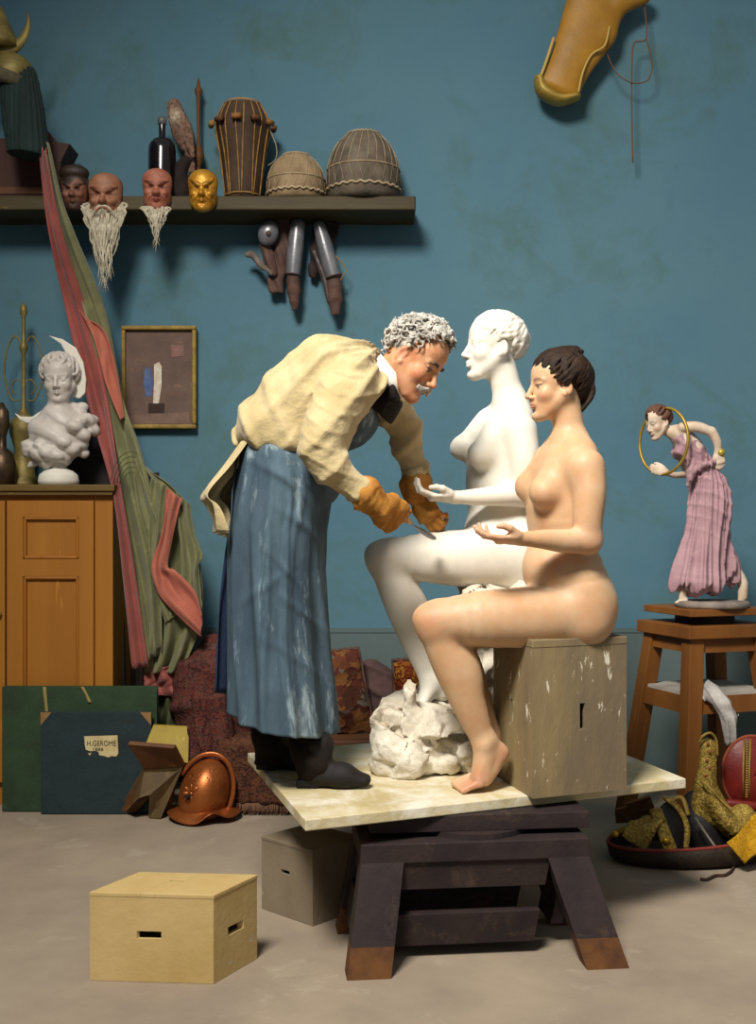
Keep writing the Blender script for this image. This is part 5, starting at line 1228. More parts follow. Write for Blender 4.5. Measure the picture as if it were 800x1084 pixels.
def portfolios():
    def leaf(name, label, px0, px1, pyt, pyb, Yb, Yt, m, th=.03):
        zt = W(0, pyt, Yt)[2]; a = V(W(px0, 0, Yb)[0], Yb, .004); b = V(W(px1, 0, Yb)[0], Yb, .004); c = V(W(px1, 0, Yt)[0], Yt, zt); d = V(W(px0, 0, Yt)[0], Yt, zt)
        n = V(0, th, 0); t = thing(name, label, 'portfolio', (a+b)/2, 'portfolios leaning on the cupboard')
        q = lambda u, v, e=0: (a*(1-u)+b*u)*(1-v)+(d*(1-u)+c*u)*v+V(0, e, 0)
        for nm, e0, e1 in (('front_cover', 0, .005), ('back_cover', th-.005, th)):
            g = G(); g.hexa([q(0, 0, e0), q(1, 0, e0), q(1, 0, e1), q(0, 0, e1), q(0, 1, e0), q(1, 1, e0), q(1, 1, e1), q(0, 1, e1)]); g.build(nm, m, t, smooth=False, bevel=.0015)
        g = G(); g.hexa([q(.006, .004, .005), q(.994, .004, .005), q(.994, .004, th-.005), q(.006, .004, th-.005), q(.006, .992, .005), q(.994, .992, .005), q(.994, .992, th-.005), q(.006, .992, th-.005)]); g.build('paper_stack', mat('portfolio_paper', '8f9a7c', '6f7a60', 20, .9), t, smooth=False)
        return t, q
    gm = mat('dark_green_cloth_board', '283f25', '1f301b', 9, .8, .3, 60, c3='3a5634', c3scale=8, c3t=.6, c3w=.1); bm = mat('dark_teal_board', '1c2e32', '162428', 9, .8, .3, 60, c3='2c464a', c3scale=8, c3t=.62, c3w=.1)
    tan = mat('tan_ribbon', '8a7a44', rough=.8)
    t, q = leaf('portfolio', 'large dark green portfolio leaning on the cupboard behind the blue one', 2, 166, 727, 858, 4.645, 4.705, gm, .032)
    for (u, L_, dx) in ((.275, .30, .02), (.52, .13, .05)):
        g = G(); P = [[q(u+dx*v-.010, 1-L_*v, -.003-.002*math.sin(v*9)), q(u+dx*v+.012, 1-L_*v, -.004)] for v in np.linspace(0, 1, 10)]; g.grid(P); g.build('ribbon_tie', tan, t, solid=.002)
    t, q = leaf('portfolio', 'dark teal portfolio with a torn paper label, leaning in front of the green one', 43, 160, 754, 859.5, 4.605, 4.635, bm, .024)
    for (u0, v0, su, sv) in ((0, 1, 1, -1), (1, 1, -1, -1)):
        g = G(); e = -.002; g.extrude([q(u0, v0, e), q(u0+su*.10, v0, e), q(u0, v0+sv*.13, e)], (0, .003, 0)); g.build('leather_corner', mat('corner_leather', '8c6a3c', '76582e', 20, .7), t, smooth=False)
    # torn label
    f = lambda px, py: q((px-43)/117, (859.5-py)/105.5, -.0025)
    g = G(); g.extrude([f(x, y) for x, y in [(89.2, 779), (124.5, 778), (125.3, 797), (123, 800), (118, 799.5), (115, 801), (110, 799.5), (105, 798.5), (104.5, 795.5), (102, 794.3), (96, 794.5), (91, 793), (90, 788)]], (0, .0015, 0)); lab = g.build('paper_label', mat('aged_paper', 'c9b888', 'b4a272', 30, .9), t, smooth=False)
    g = G(); g.extrude([f(x, y) for x, y in [(93, 797), (97, 796), (95.5, 799)]], (0, .001, 0)); g.build('paper_scrap', MATS['aged_paper'], t, smooth=False)
    for txt, x, y, s_ in (('H.GEROME', 92, 789, .030), ('1888', 97.5, 794.2, .018)):
        cu = bpy.data.curves.new('txt', 'FONT'); cu.body = txt; cu.size = s_; cu.extrude = .0004; cu.space_character = 1.02; tmp = bpy.data.objects.new('txt', cu); C.objects.link(tmp)
        dg = bpy.context.evaluated_depsgraph_get(); me = bpy.data.meshes.new_from_object(tmp.evaluated_get(dg)); bpy.data.objects.remove(tmp)
        me.name = 'lettering'; me.materials.clear(); me.materials.append(M_text)
        u = nrm(q(1, .5)-q(0, .5)); v = nrm(q(0, 1)-q(0, 0)); w_ = np.cross(u, v); p = f(x, y)+w_*.0008-np.array(root_loc(lab))
        w = max(vv.co.x for vv in me.vertices); tw = (31 if s_ > .02 else 12)/F*4.62
        for vv in me.vertices: r = p+u*(vv.co.x*tw/w)+v*vv.co.y+w_*vv.co.z; vv.co = Vector(r)
        o = bpy.data.objects.new('lettering', me); C.objects.link(o); o.parent = lab
def floor_left():
    # folding book rest: two slotted boards crossing in an X
    t = thing('folding_book_rest', 'folding X-shaped wooden book rest in front of the portfolios', 'stand', onz(165, 864))
    Ya = 4.50; A = lambda px, py, dy=0: W(px, py, Ya+dy)
    g = G(); up_ = [A(135, 788, -.05), A(184, 792, -.05), A(194, 812, .03), A(152, 814, .03)]; g.extrude(up_[::-1], (0.006, .012, .012)); g.build('front_wing', M_brownwood, t, smooth=False, bevel=.002)
    def foot(px, py): p = onz(px, py, .002); return p
    g = G(); f1, f2, f3, f4 = foot(124, 860), foot(134, 861), foot(157, 866), foot(170, 867)
    m1 = A(152, 812, .03); m2 = A(194, 811, .03); in1 = A(147, 845, .0); in2 = A(158, 842, .0); in3 = A(139, 852, 0)
    g.extrude([f1, f2, in3, in1, in2, f3, f4, m2, m1], (0, .018, .002)); g.build('front_legs', wood('book_rest_wood', '665234', '54432a', '7a6440', 8), t, smooth=False, bevel=.002)
    g = G(); g.extrude([A(150, 790, .05), A(162, 768, .14), A(200, 770, .14), A(199, 808, .04), A(152, 806, .04)][1:4]+[A(150, 798, .05)], (0, .012, .004)); g.build('rear_wing', wood('yellow_wood', 'a28c3a', '8f7a30', 'b39c48', 7), t, smooth=False, bevel=.002)
    g = G(); b1, b2, b3, b4 = foot(134, 853), foot(150, 853), foot(168, 853), foot(186, 853); 
    g.extrude([V(b1[0], 4.66-.05, .002), V(b2[0], 4.61, .002), A(160, 842, .06), V(b3[0], 4.61, .002), V(b4[0], 4.61, .002), A(190, 808, .05), A(156, 808, .05)], (0, .018, 0)); g.build('rear_legs', M_brownwood, t, smooth=False, bevel=.002)
    # copper helmet
    base = onz(218, 871); t = thing('copper_helmet', 'copper morion helmet with a peaked brim on the floor', 'helmet', base); Yh = base[1]+.0; c = W(216, 842, Yh+.06)
    s = SDF(c-.24, c+V(.24, .24, .22), .004, .004); R = roty(.30)@rotx(-.1)
    s.ell(c+V(.0, 0, .008), (.098, .105, .140), R, k=.004); s.ell(c+V(.0, 0, .008), (.092, .099, .134), R, k=.002, op='sub')
    s.plane(c+V(0, 0, -.085), (.0, 0, -1)); 
    sk = s.build('skull', mat('copper', 'a8602f', '864822', 9, .38, .12, 40, metal=.65), t); cp = MATS['copper']
    g = G(); P = []
    for r_ in np.linspace(0, 1, 8):
        row = []
        for a in np.linspace(0, 2*math.pi, 64, endpoint=False):
            rx, ry = .086+.045*r_*(1+.35*abs(math.cos(a))), .092+.040*r_
            row.append(V(c[0]+rx*math.cos(a), c[1]+ry*math.sin(a), base[2]+.006+.045*(1-r_)+.042*r_*math.exp(-((a-5.1)/.35)**2)+.012*r_*math.cos(2*a)+.012*r_))
        P.append(row)
    g.grid(P, True); g.build('brim', cp, t, solid=.004)
    g = G(); pl = [c+R@V(math.sin(a)*0+0, 0, 0) for a in (0,)]; pts_o = [c+V(0, 0, .008)+R@V(.112*math.sin(a), 0, .160*math.cos(a)) for a in np.linspace(-1.3, 1.9, 24)]; g.tube(pts_o, .010, 10, sy=.5, up=V(0, 1, 0)); g.build('crest', cp, t)
    g = G(); rc = c+V(-.035, -.094, .03)
    for k in range(8):
        a = k*.785; g.ball(rc+V(math.cos(a)*.022, -.002, math.sin(a)*.022), (.016, .005, .008), 10, roty(-a))
    g.ball(rc+V(0, -.006, 0), (.008, .006, .008), 10); g.build('rosette', cp, t)
    g = G(); g.tube([rc+V(-.012, -.02, -.012), rc+V(-.012, .0, -.012)], .009, 12); g.build('plume_hole', M_hole, t)
    # low carpet-covered trunk behind the sculptor
    Yt = 4.62; x0, x1 = W(238, 0, Yt)[0], W(560, 0, Yt)[0]; z1 = W(0, 785, Yt)[2]
    t = thing('low_trunk', 'low trunk covered with a fringed dark carpet behind the table', 'trunk', ((x0+x1)/2, 4.85, 0))
    g = G(); g.box(((x0+x1)/2, 4.86, z1/2+.002), (x1-x0, .46, z1)); g.build('trunk_body', wood('trunk_wood', '6b4630', '573722', '7e563a', 5, (.2, 1, 1)), t, smooth=False, bevel=.008)
    g = G(); P = []
    for v in np.linspace(0, 1, 26):
        row = []
        for u in np.linspace(0, 1, 70):
            x = x0-.02+(W(345, 0, Yt)[0]-x0+.02)*u
            if v < .3: y = 4.95-(.95-.0)*v/.3*.0-(v/.3)*.35; z = z1+.012
            else: y = 4.60-.010*math.sin(u*34)*(v-.3)-.012*math.sin(u*13+1)*(v-.3)-.004; z = z1+.012-(v-.3)/.7*(z1-.035)
            row.append(V(x, y, z))
        P.append(row)
    g.grid(P); g.build('carpet_cover', M_rug2, t, solid=.008)
    g = G(); rg = np.random.RandomState(1)
    for i in range(110):
        x = x0-.02+(W(345, 0, Yt)[0]-x0+.02)*(i+.5)/110; g.tube([V(x, 4.595, .05), V(x+rg.uniform(-.004, .004), 4.590, .03), V(x+rg.uniform(-.008, .008), 4.585, .008)], [.0028, .0028, .0012], 5)
    g.build('fringe', mat('fringe_thread', '6b4c38', '543a2a', 40, .9), t)
    # carpets rolled and heaped left of the trunk
    def heap(name, label, cat, pts, rs, m, seed, fold=(.3, .3, .9), amp=.012, fr=38, lat=(1, 0, 0), k=.03):
        P = [W(*p) for p in pts]; rm_ = max(max(r) if not np.isscalar(r) else r for r in rs)+.05; s = SDF(np.min(P, 0)-rm_, np.max(P, 0)+rm_, .0065, .0065)
        for ch in [(P, rs)]: s.chain(ch[0], ch[1], lat, k=k)
        s.disp(lambda x, y, z: -amp*np.exp(-(np.sin(((x*fold[0]+y*fold[1]+z*fold[2])*fr+2.4*nz(x, y, z, 6, seed))/2)/.5)**2)+.005*nz(x, y, z, 25, seed)); s.plane((0, 0, .003), (0, 0, -1))
        s.plane((0, 5.175, 0), (0, 1, 0)); return tag(s.build(name, m), label, cat)
    heap('folded_carpet', 'dark red patterned carpet heaped against the wall behind the apron', 'carpet', [(232, 700, 4.90), (225, 725, 4.86), (230, 765, 4.84), (232, 800, 4.82)], [(.10, .10), (.17, .13), (.17, .13), (.15, .12)], M_rug, 3, (.2, .3, .9), .022, 42)
    heap('upright_carpet', 'rolled dark red carpet standing upright behind the copper helmet', 'carpet', [(213, 742, 4.66), (212, 790, 4.64), (213, 855, 4.62)], [(.042, .045), (.060, .055), (.066, .06)], M_rug, 5, (1, .2, .1), .014, 75)
    heap('upright_carpet', 'second carpet roll with a red and white pattern beside the first', 'carpet', [(232, 742, 4.68), (233, 790, 4.66), (234, 850, 4.64)], [(.040, .045), (.058, .055), (.062, .06)], M_rug, 9, (1, .2, .1), .014, 75)
    heap('crumpled_cloth', 'grey-brown crumpled cloth lying between the two patchwork cushions', 'cloth', [(392, 712, 4.95), (404, 735, 4.93), (412, 765, 4.93)], [(.06, .07), (.10, .09), (.12, .10)], mat('mauve_grey_cloth', '5a4240', '45312f', 10, .9, .3, 60), 15, (.3, .2, .9), .016, 60)
    def cushion(name, label, poly, Y, th, m, seed):
        P = [W(x, y, Y) for x, y in poly]; t = thing(name, label, 'cushion', V(P[0][0]*.5+P[1][0]*.5, Y, min(p[2] for p in P))); n = 22; G1 = []
        for sgn in (-1, 1):
            rows = []
            for i in range(n+1):
                v = i/n; r = []
                for j in range(n+1):
                    u = j/n; q = (P[0]*(1-u)+P[1]*u)*(1-v)+(P[3]*(1-u)+P[2]*u)*v; h_ = (16*u*(1-u)*v*(1-v))**.45; r.append(q+V(0, sgn*th*h_+.006*math.sin(u*9+seed)*h_+.006*math.sin(v*11+seed), 0))
                rows.append(r)
            G1.append(rows)
        g = G(); g.grid(G1[0]); g.grid([r[::-1] for r in G1[1]]); g.build('cushion_cover', m, t)
        g = G(); ed = [P[0], P[1], P[2], P[3]]; pts = []
        for i in range(4):
            for k in range(16): pts.append(ed[i]*(1-k/16)+ed[(i+1) % 4]*(k/16)+V(0, .006*math.sin(k+seed), .004*math.sin(k*2.1)))
        g.tube(pts, .008, 6, closed=True); g.build('piping', M_rust, t)
    cushion('patchwork_cushion', 'large brown patchwork cushion leaning behind the blue apron', [(338, 783), (398, 783), (379, 686), (346, 690)], 4.80, .07, M_patch, 1)
    cushion('embroidered_cushion', 'small orange embroidered cushion behind the marble shin', [(419, 775), (450, 775), (447, 697), (416, 699)], 4.78, .05, M_orange, 2)
    # dark scabbard and cloth between cupboard and banner
    Yd = 5.0; t = thing('sheathed_sword', 'dark sheathed sword leaning in the gap beside the cupboard', 'sword', W(130, 850, 4.9))
    g = G(); g.tube([W(132, 850, 4.88), W(130, 700, 4.98), W(127, 610, 5.02)], [.014, .026, .030], 12, sy=.5); g.build('scabbard', M_blackleather, t)
    g = G(); g.tube([W(127.5, 615, 5.02), W(127.2, 606, 5.02)], .033, 12, sy=.5); g.tube([W(126, 603, 5.02), W(131, 575, 5.03), W(128, 560, 5.03)], [.012, .010, .016], 10); g.tube([W(118, 604, 5.0), W(137, 602, 5.0)], .007, 8); g.build('hilt', M_brass, t)
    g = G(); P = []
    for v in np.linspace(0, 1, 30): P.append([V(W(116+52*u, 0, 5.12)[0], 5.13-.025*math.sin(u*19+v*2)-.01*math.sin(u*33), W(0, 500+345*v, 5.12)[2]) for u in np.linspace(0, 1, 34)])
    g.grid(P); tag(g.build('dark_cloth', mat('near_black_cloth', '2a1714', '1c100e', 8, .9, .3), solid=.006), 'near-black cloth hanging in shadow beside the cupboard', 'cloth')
def right_side():
    # tall stool stand with turning top
    A0, Lc = V(1.186, 4.30, 0), V(1.085, 4.60, 0); ux = nrm(V(.30, .101, 0)); uy = nrm(Lc-A0); top = .854
    P = lambda a, b, z, o=A0: o+ux*a+uy*b+V(0, 0, z)
    t = thing('sculpture_stand', 'tall brown four-legged sculpture stand with a square turning top', 'stand', P(.17, .16, 0))
    def slab(nm, a0, a1, b0, b1, z0, z1, m=M_stool, bev=.003):
        g = G(); g.hexa([P(a0, b0, z0), P(a1, b0, z0), P(a1, b1, z0), P(a0, b1, z0), P(a0, b0, z1), P(a1, b0, z1), P(a1, b1, z1), P(a0, b1, z1)]); g.build(nm, m, t, smooth=False, bevel=bev)
    slab('turning_top', 0, .35, 0, .33, top-.027, top)
    g = G(); g.lathe([(.115, top-.062), (.115, top-.027)], P(.175, .165, 0), 32); g.build('turning_ring', M_darkwood, t, smooth=False)
    slab('seat_board', -.02, .37, -.02, .35, top-.110, top-.062)
    zs = top-.110; sp = .085; w = .062
    def q(ix, iy, a, b, z): v = 1-z/zs; return P(a+(sp if ix else -sp)*v, b+(sp if iy else -sp)*v, z)
    for ix in (0, 1):
        for iy in (0, 1):
            a0 = 0 if ix == 0 else .35-w; b0 = 0 if iy == 0 else .33-w; g = G()
            g.hexa([q(ix, iy, a, b, z) for z in (0, zs) for a, b in ((a0, b0), (a0+w, b0), (a0+w, b0+w), (a0, b0+w))]); g.build('leg', M_stool, t, smooth=False, bevel=.003)
    for z0, z1, nm in ((zs-.055, zs, 'upper_rail'), (.46, .525, 'middle_rail')):
        for iy in (0, 1):
            b0 = .012 if iy == 0 else .33-.045
            g = G(); g.hexa([q(0, iy, w*.8, b0, z0), q(1, iy, .35-w*.8, b0, z0), q(1, iy, .35-w*.8, b0+.03, z0), q(0, iy, w*.8, b0+.03, z0), q(0, iy, w*.8, b0, z1), q(1, iy, .35-w*.8, b0, z1), q(1, iy, .35-w*.8, b0+.03, z1), q(0, iy, w*.8, b0+.03, z1)]); g.build(nm, M_stool, t, smooth=False)
        for ix in (0, 1):
            a0 = .012 if ix == 0 else .35-.045
            g = G(); g.hexa([q(ix, 0, a0, w*.8, z0), q(ix, 0, a0+.03, w*.8, z0), q(ix, 1, a0+.03, .33-w*.8, z0), q(ix, 1, a0, .33-w*.8, z0), q(ix, 0, a0, w*.8, z1), q(ix, 0, a0+.03, w*.8, z1), q(ix, 1, a0+.03, .33-w*.8, z1), q(ix, 1, a0, .33-w*.8, z1)]); g.build(nm, M_stool, t, smooth=False)
    g = G(); g.hexa([q(0, 0, .02, .02, .525), q(1, 0, .33, .02, .525), q(1, 1, .33, .31, .525), q(0, 1, .02, .31, .525), q(0, 0, .02, .02, .537), q(1, 0, .33, .02, .537), q(1, 1, .33, .31, .537), q(0, 1, .02, .31, .537)]); g.build('shelf_board', mat('plaster_dusted_shelf', 'a8a49a', '8c8478', 9, .9), t, smooth=False)
    # rag
    Yr = 4.30; c = lambda px, py, dy=0: W(px, py, Yr+dy); s = SDF(c(728, 795)-V(0, .12, 0), c(782, 715)+V(0, .2, 0), .004, .004)
    s.chain([c(742, 738, .06), c(748, 731, .05), c(757, 737, -.02), c(766, 745, -.05)], [(.034, .034), (.044, .034), (.036, .028), (.030, .026)], (1, 0, 0), k=.02); s.chain([c(765, 748, -.05), c(770, 760, -.06), c(772, 784, -.06)], [(.030, .022), (.032, .020), (.020, .014)], (1, 0, 0), k=.015)
    s.disp(lambda x, y, z: -.009*np.exp(-(np.sin(x*90+z*30+2.5*nz(x, y, z, 16, 3))/.5)**2)+.004*nz(x, y, z, 45, 5)); tag(s.build('crumpled_rag', mat('grey_white_rag', 'bdb8b2', '8e8984', 14, .9, .3)), 'dirty white rag hanging over the middle rail of the stand', 'rag')
    # robed figurine with a hoop
    Yf = 4.45; c = lambda px, py, dy=0: W(px, py, Yf+dy); cx = c(752, 0)[0]
    t = thing('figurine', 'painted figurine of a pink-robed woman holding a golden hoop, on the stand', 'sculpture', V(cx, Yf, top))
    g = G(); g.lathe([(.135, 0), (.142, .006), (.142, .018), (.135, .026), (.01, .027)], V(c(754, 0)[0], Yf, top), 40, sy=.85); g.build('plinth', mat('grey_plinth', '8a7f76', '6e645c', 16, .8, .3), t)
    H = head_frame(c(696, 448), V(-.80, -.45, -.28), V(-.28, -.05, .9), .56)
    s = SDF(c(684, 645)-V(0, .2, 0), c(800, 430)+V(0, .2, 0), .0042, .0020, [(H.o-.075, H.o+.075), (c(688, 505)-V(0, .06, 0), c(706, 488)+V(0, .06, 0))])
    head(s, H, eyes_open=False); s.cone(H(-.01, 0, -.04), c(715, 459), .019, .024, k=.012)
    s.chain([c(717, 459, 0), c(732, 478), c(742, 500), c(750, 530)], [(.052, .036), (.062, .048), (.050, .042), (.060, .05)], (0, 1, 0), k=.015)
    s.chain([c(723, 452, -.05), c(738, 452, -.06), c(752, 457, -.06)], [.020, .021, .018], k=.012); s.chain([c(753, 457, -.06), c(759, 468, -.06), c(760, 481, -.05)], [.019, .016, .012], k=.008)
    s.chain([c(716, 466, .05), c(722, 486, .06), c(727, 501, .05)], [.018, .016, .014], k=.01); s.chain([c(727, 502, .05), c(714, 503, .0), c(704, 500, -.02)], [.014, .012, .009], k=.006)
    hand(s, c(703, 499, -.02), V(-1, .1, .25), V(0, 0, 1), V(0, 1, .2), .42, ((.6, .7, .5),)*4, fat=1.25)
    hand(s, c(760, 481, -.05), V(.2, -.2, -1), V(-1, 0, 0), V(0, 1, 0), .42, ((.5, .7, .5),)*4, fat=1.25)
    s.chain([c(730, 600), c(724, 622), c(722, 632)], [.020, .017, .014], k=.01); s.cone(c(725, 635), c(716, 638), (.016, .012), (.013, .007), (0, 1, 0), .008); s.chain([c(775, 600, .03), c(785, 615, .03), c(787, 632, .03)], [.022, .020, .014], k=.01); s.cone(c(786, 618, .03), c(784, 637, .03), .018, .012, k=.008)
    fg = s.build('body', mat('painted_plaster_skin', 'ffffff', 'e8dccc', 16, .6, .1, 60, attr='Col'), t, smooth=1)
    paint(fg, face_cols('d6c6b4', 'b07c70', 'd0a898', '6a4c3c', H))
    h = SDF(H.o-.085, H.o+.085, .0022, .0022); hair_locks(h, H, (-.8, 0, .5), 30, .02, .010, .003, .012, seed=3, double=False); h.build('hair', mat('auburn_paint', '6e4a3a', '553628', 20, .7, .3), t)
    r = SDF(c(690, 640)-V(0, .24, 0), c(800, 450)+V(0, .24, 0), .0038, .0038)
    r.chain([c(720, 462, 0), c(732, 480), c(744, 500), c(752, 525), c(748, 560), c(742, 595), c(739, 616)], [(.058, .040), (.070, .054), (.062, .052), (.088, .080), (.084, .080), (.090, .086), (.104, .100)], (0, 1, 0), k=.01)
    r.chain([c(754, 575, .03), c(770, 596, .03), c(776, 612, .03)], [.06, .048, .040], k=.03); r.chain([c(733, 580), c(720, 606), c(714, 622)], [.045, .034, .024], k=.03)
    r.ell(c(719, 478, -.03), (.022, .026, .024), k=.015); r.ell(c(717, 480, .03), (.022, .026, .024), k=.015)
    r.chain([c(733, 492, -.05), c(730, 505, -.06), c(729, 514, -.05)], [.022, .018, .008], k=.01); r.chain([c(732, 500, -.05), c(745, 492, -.07), c(760, 488, -.05)], [.016, .016, .012], k=.008)
    def rf(x, y, z):
        v = np.clip((c(0, 500)[2]-z)/.35, 0, 1); xc = c(750, 0)[0]; a = np.arctan2(y-Yf, x-xc)
        return -.013*(.3+.9*v)*np.exp(-(np.sin((a*11+1.8*nz(x, y, z*.35, 9, 3)+2*v)/2)/.42)**2)-.006*np.exp(-(np.sin((a*25+2.2*nz(x, y, z*.4, 12, 8))/2)/.5)**2)-.005*(1-v)*np.exp(-(np.sin((z*120+x*60+2*nz(x, y, z, 20, 5))/2)/.5)**2)+.007
    r.disp(rf)
    r.disp(lambda x, y, z: np.maximum(0, (c(0, 621)[2]+.055*np.clip((x-c(772, 0)[0])/.06, 0, 1)+.016*np.sin(x*75)+.010*np.sin(x*160+y*90)-z))*1.5, band=.3)
    r.build('robe', mat('pink_painted_robe', 'b08c92', '9c7880', 10, .7, .15, 60, c3='bf9f9f', c3scale=9, c3t=.58, c3w=.12), t, smooth=1)
    g = G(); hc = c(702, 467, -.02); e1, e2 = nrm(V(-.62, .72, .05)), V(.06, 0, 1); g.tube([hc+e1*.112*math.cos(a)+nrm(e2)*.130*math.sin(a) for a in np.linspace(0, 6.283, 65)[:-1]], .0058, 10, closed=True); g.build('hoop', mat('golden_hoop', 'a98c34', '8c7228', 20, .45, .1, metal=.5), t)
    g = G(); g.ball(c(763, 479, -.06), .0155, 16); g.build('ball', mat('golden_ball', 'b39a3c', rough=.4, metal=.4), t)
    # saddle gear on the floor
    base = onz(735, 925); cx_, cy_ = W(738, 0, 3.98)[0], 4.03
    t = thing('oval_basket', 'dark oval leather-covered tray with a red rim holding saddle gear', 'basket', V(cx_, cy_, 0)); n = 72
    e = lambda a, rx, ry, z: V(cx_+rx*math.cos(a)+.0, cy_+ry*math.sin(a)+.04*math.cos(a), z+.02*math.cos(a)*(z > .05))
    A_ = np.linspace(0, 6.283, n+1)[:-1]
    g = G(); g.grid([[e(a, rx, ry, z) for a in A_] for rx, ry, z in ((.01, .01, .004), (.285, .155, .004), (.305, .175, .015), (.315, .185, .075), (.305, .175, .078), (.295, .165, .02), (.28, .15, .012), (.01, .01, .012))], True); g.build('tray_wall', mat('dark_tooled_leather', '35281a', '261c12', 16, .6, .5, 50, c3='5a4526', c3scale=30, c3t=.6, c3w=.05), t)
    g = G(); g.grid([[e(a, rx, ry, z) for a in A_] for rx, ry, z in ((.290, .160, .018), (.303, .173, .079))], True); g.build('lining', M_blackleather, t)
    g = G(); g.tube([e(a, .311, .181, .080) for a in A_], .006, 8, closed=True); g.build('red_rim', mat('red_rim', '7e2f24', rough=.7), t)
    # saddle
    Ys = 4.08; c = lambda px, py, dy=0: W(px, py, Ys+dy); t = thing('saddle', 'gold brocade saddle with a tall rounded pommel, resting in the oval tray', 'saddle', c(765, 890))
    s = SDF(c(725, 915)-V(0, .22, 0), c(812, 765)+V(0, .25, 0), .0045, .0045)
    s.chain([c(750, 788), c(749, 810), c(747, 835), c(752, 862)], [(.030, .022), (.032, .024), (.045, .034), (.075, .05)], (1, 0, 0), k=.02)
    s.chain([c(752, 850, 0), c(764, 866, -.02), c(780, 876, -.03), c(794, 868, 0)], [(.12, .030), (.14, .040), (.12, .045), (.10, .030)], (0, 1, 0), k=.03)
    s.ell(c(786, 866, -.06), (.045, .05, .05), k=.02); s.disp(lambda x, y, z: .0015*np.sin(x*260)*np.sin(z*260)); s.build('seat_and_pommel', M_brocade, t)
    g = G(); g.tube(spline([c(742, 826, -.05), c(752, 835, -.09), c(764, 848, -.10), c(775, 858, -.12)], 6), .005, 6); g.build('gold_braid', M_gilt, t); g = G(); g.tube(spline([c(740, 786, -.02), c(744, 779, -.03), c(752, 776, -.03), c(758, 784, -.02), c(759, 800, -.02)], 6), .005, 6); g.build('pommel_braid', M_gilt, t)
    g = G(); rg = np.random.RandomState(4)
    for (x, y) in ((749, 787), (751, 796), (748, 805), (751, 813), (747, 821)): g.ball(c(x, y, -.028), (.006, .003, .006), 10)
    g.build('red_jewel', mat('red_stone', '8a4a28', rough=.3), t)
    s = SDF(c(722, 912)-V(0, .12, 0), c(770, 825)+V(0, .2, 0), .005, .005); s.chain([c(738, 845, .05), c(744, 870, .0), c(752, 892, -.02)], [(.05, .03), (.07, .05), (.07, .05)], (1, 0, 0), k=.02); s.plane((0, 0, .014), (0, 0, -1)); s.build('dark_flap', M_blackleather, t)
    # red saddle shield
    Yq = 4.16; c2 = lambda px, py, dy=0: W(px, py, Yq+dy); t = thing('red_shield', 'round red leather shield with gold braid leaning behind the saddle', 'shield', c2(795, 870))
    cc = c2(795, 818); P = []
    for r_ in np.linspace(0.02, 1, 14): P.append([cc+V(r_*31/F*Yq*math.cos(a)*1.0, -.045*(1-r_**2), r_*39/F*Yq*math.sin(a)) for a in np.linspace(0, 6.283, 49)[:-1]])
    g = G(); g.grid(P, True); g.build('shield_face', M_red, t, solid=.008)
    g = G(); g.tube([cc+V(31/F*Yq*math.cos(a), -.002, 39/F*Yq*math.sin(a)) for a in np.linspace(0, 6.283, 60)[:-1]], .006, 8, closed=True)
    g.build('rim_cord', mat('red_cord', '7c3a20', rough=.8), t)
    g = G()
    for x in (787.5, 794): g.tube([c2(x, 783, -.012), c2(x-.5, 800, -.045), c2(x-1, 820, -.055), c2(x-1, 848, -.025)], .0035, 6); g.build('gold_braid', M_gilt, t); g = G()
    g = G()
    for i in range(24): z = 786+i*2.5; g.ball(c2(790.8-.02*i, z, -.05+.00012*(z-816)**2*.22), (.006, .003, .0035), 8)
    g.build('beaded_braid', M_gilt, t)
    g = G(); g.box(c2(792, 853, -.03), (.17, .03, .035), R=roty(.1)); tag(g.build('red_pad', M_red, bevel=.012), 'small dark red pad lying below the red shield', 'pad')
    # yellow cloth corner
    Yy = 3.85; c3_ = lambda px, py, dy=0: W(px, py, Yy+dy); g = G(); Q = [c3_(769, 892, -.02), c3_(789, 915, -.04), c3_(822, 886, -.02), c3_(800, 862, .05)]; rows = []
    for v in np.linspace(0, 1, 16): rows.append([(Q[0]*(1-u)+Q[1]*u)*(1-v)+(Q[3]*(1-u)+Q[2]*u)*v+V(0, -.012*math.sin(u*4+v*5), 0) for u in np.linspace(0, 1, 16)])
    g.grid(rows); tag(g.build('yellow_cloth', M_yellow, solid=.006), 'bright yellow brocade cloth corner hanging over the tray at the right edge', 'cloth')
    # harness pieces in the tray
    Yh = 3.98; k = lambda px, py, dy=0: W(px, py, Yh+dy)
    def band(name, label, pts, w, m, th=.010, lat=(0, 1, .6), ends=None, cat='harness'):
        t = thing(name, label, cat, k(*pts[-1][:2]), 'harness pieces in the oval tray'); Q = spline([k(*p) for p in pts], 6); s = SDF(np.min(Q, 0)-w-.03, np.max(Q, 0)+w+.03, .004, .004); s.chain(Q, [(w, th)]*len(Q), lat, k=.005, sub=1); s.disp(lambda x, y, z: .001*np.sin(x*300)*np.sin(z*300+y*300)); s.build('band', m, t)
        if ends: g = G(); [g.ball(k(*q_), (.014, .012, .012), 12) for q_ in ends]; g.build('gilt_tip', mat('bright_gilt', 'c79a28', rough=.35, metal=.6), t)
        return t
    band('brocade_strap', 'broad gold brocade girth strap lying flat across the left of the tray', [(692, 866, .05), (680, 876, 0), (671, 892, -.03)], .050, M_brocade, .009, (1, .2, .25))
    band('brocade_strap', 'narrow gold strap with a yellow tip sticking out at the far left', [(700, 862, .06), (676, 871, .02), (653, 881, .0)], .012, M_brocade, .009, (0, .3, 1), [(651, 883, -.01)])
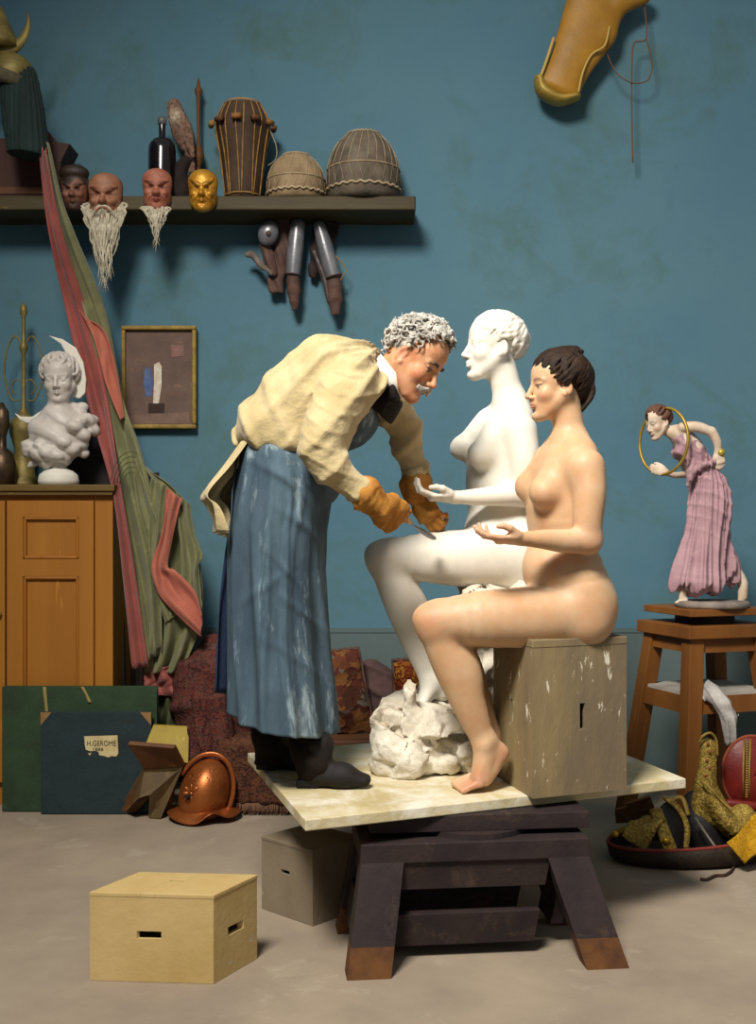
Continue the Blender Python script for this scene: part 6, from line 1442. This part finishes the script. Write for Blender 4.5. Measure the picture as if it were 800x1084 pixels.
    band('brocade_strap', 'beaded gold strap running down to a yellow buckle in the tray', [(694, 858, .05), (702, 880, 0), (710, 899, -.05)], .026, M_brocade, .010, (1, .2, 0), [(710, 901, -.07), (705, 890, -.05)])
    band('stirrup_strap', 'thin curved gold-edged stirrup strap arching beside the black lining', [(704, 845, .08), (718, 856, .04), (727, 875, 0), (726, 897, -.03)], .012, M_brocade, .008, (1, .5, 0))
    band('stirrup_strap', 'pale gold loop rising out of the tray under the table edge', [(706, 866, .1), (712, 848, .12), (722, 845, .12), (728, 862, .08)], .010, M_gilt, .008, (1, .5, 0))
    band('harness_lining', 'black curved leather lining between the gold straps', [(702, 856, .07), (716, 872, .05), (716, 896, .02)], .045, M_blackleather, .012, (1, .3, 0))
    g = G(); g.tube([k(736, 866, .0), k(748, 884, -.07), k(758, 898, -.13)], .0045, 8); tag(g.build('riding_stick', mat('grey_stick', '6e6458', rough=.5)), 'thin grey stick leaning diagonally on the tray rim', 'stick')
    g = G(); zf = .006; pts = [onz(771, 905, .01), onz(776, 918, zf), onz(768, 926, zf), onz(757, 927, zf), onz(748, 931, zf), onz(741, 930.5, zf)]; g.tube(spline(pts, 6), .005, 6); tag(g.build('leather_thong', M_dcord), 'thin dark leather thong trailing on the floor before the tray', 'strap')
    t = thing('leather_flaps', 'folded stiff brown leather flaps on the floor behind the tray', 'leather', onz(668, 868)); lm = mat('tan_suede', '7a5228', '5e3e1e', 12, .8, .3)
    for pl in ([(651, 858), (664, 855), (690, 850), (692, 866), (668, 871), (652, 872)], [(662, 852), (688, 843), (694, 858), (670, 862)]):
        Yl = 4.28; Q = [W(x, y, Yl+.02*i_) for i_, (x, y) in enumerate(pl)]; g = G(); g.extrude(Q, (0, .012, .004)); g.build('flap', lm, t, smooth=False, bevel=.003); pl[:] = pl
import time as _tt
for _f in (shelf, shelf_items, masks, armour, picture, holster, banner, cabinet, portfolios, floor_left, right_side):
    _q = _tt.time(); _f(); print('T', _f.__name__, round(_tt.time()-_q, 1))
import time as _t; _t0 = _t.time()
build_model(); print('model', _t.time()-_t0); build_statue(); print('statue', _t.time()-_t0); build_man(); build_tool(); print('man', _t.time()-_t0)
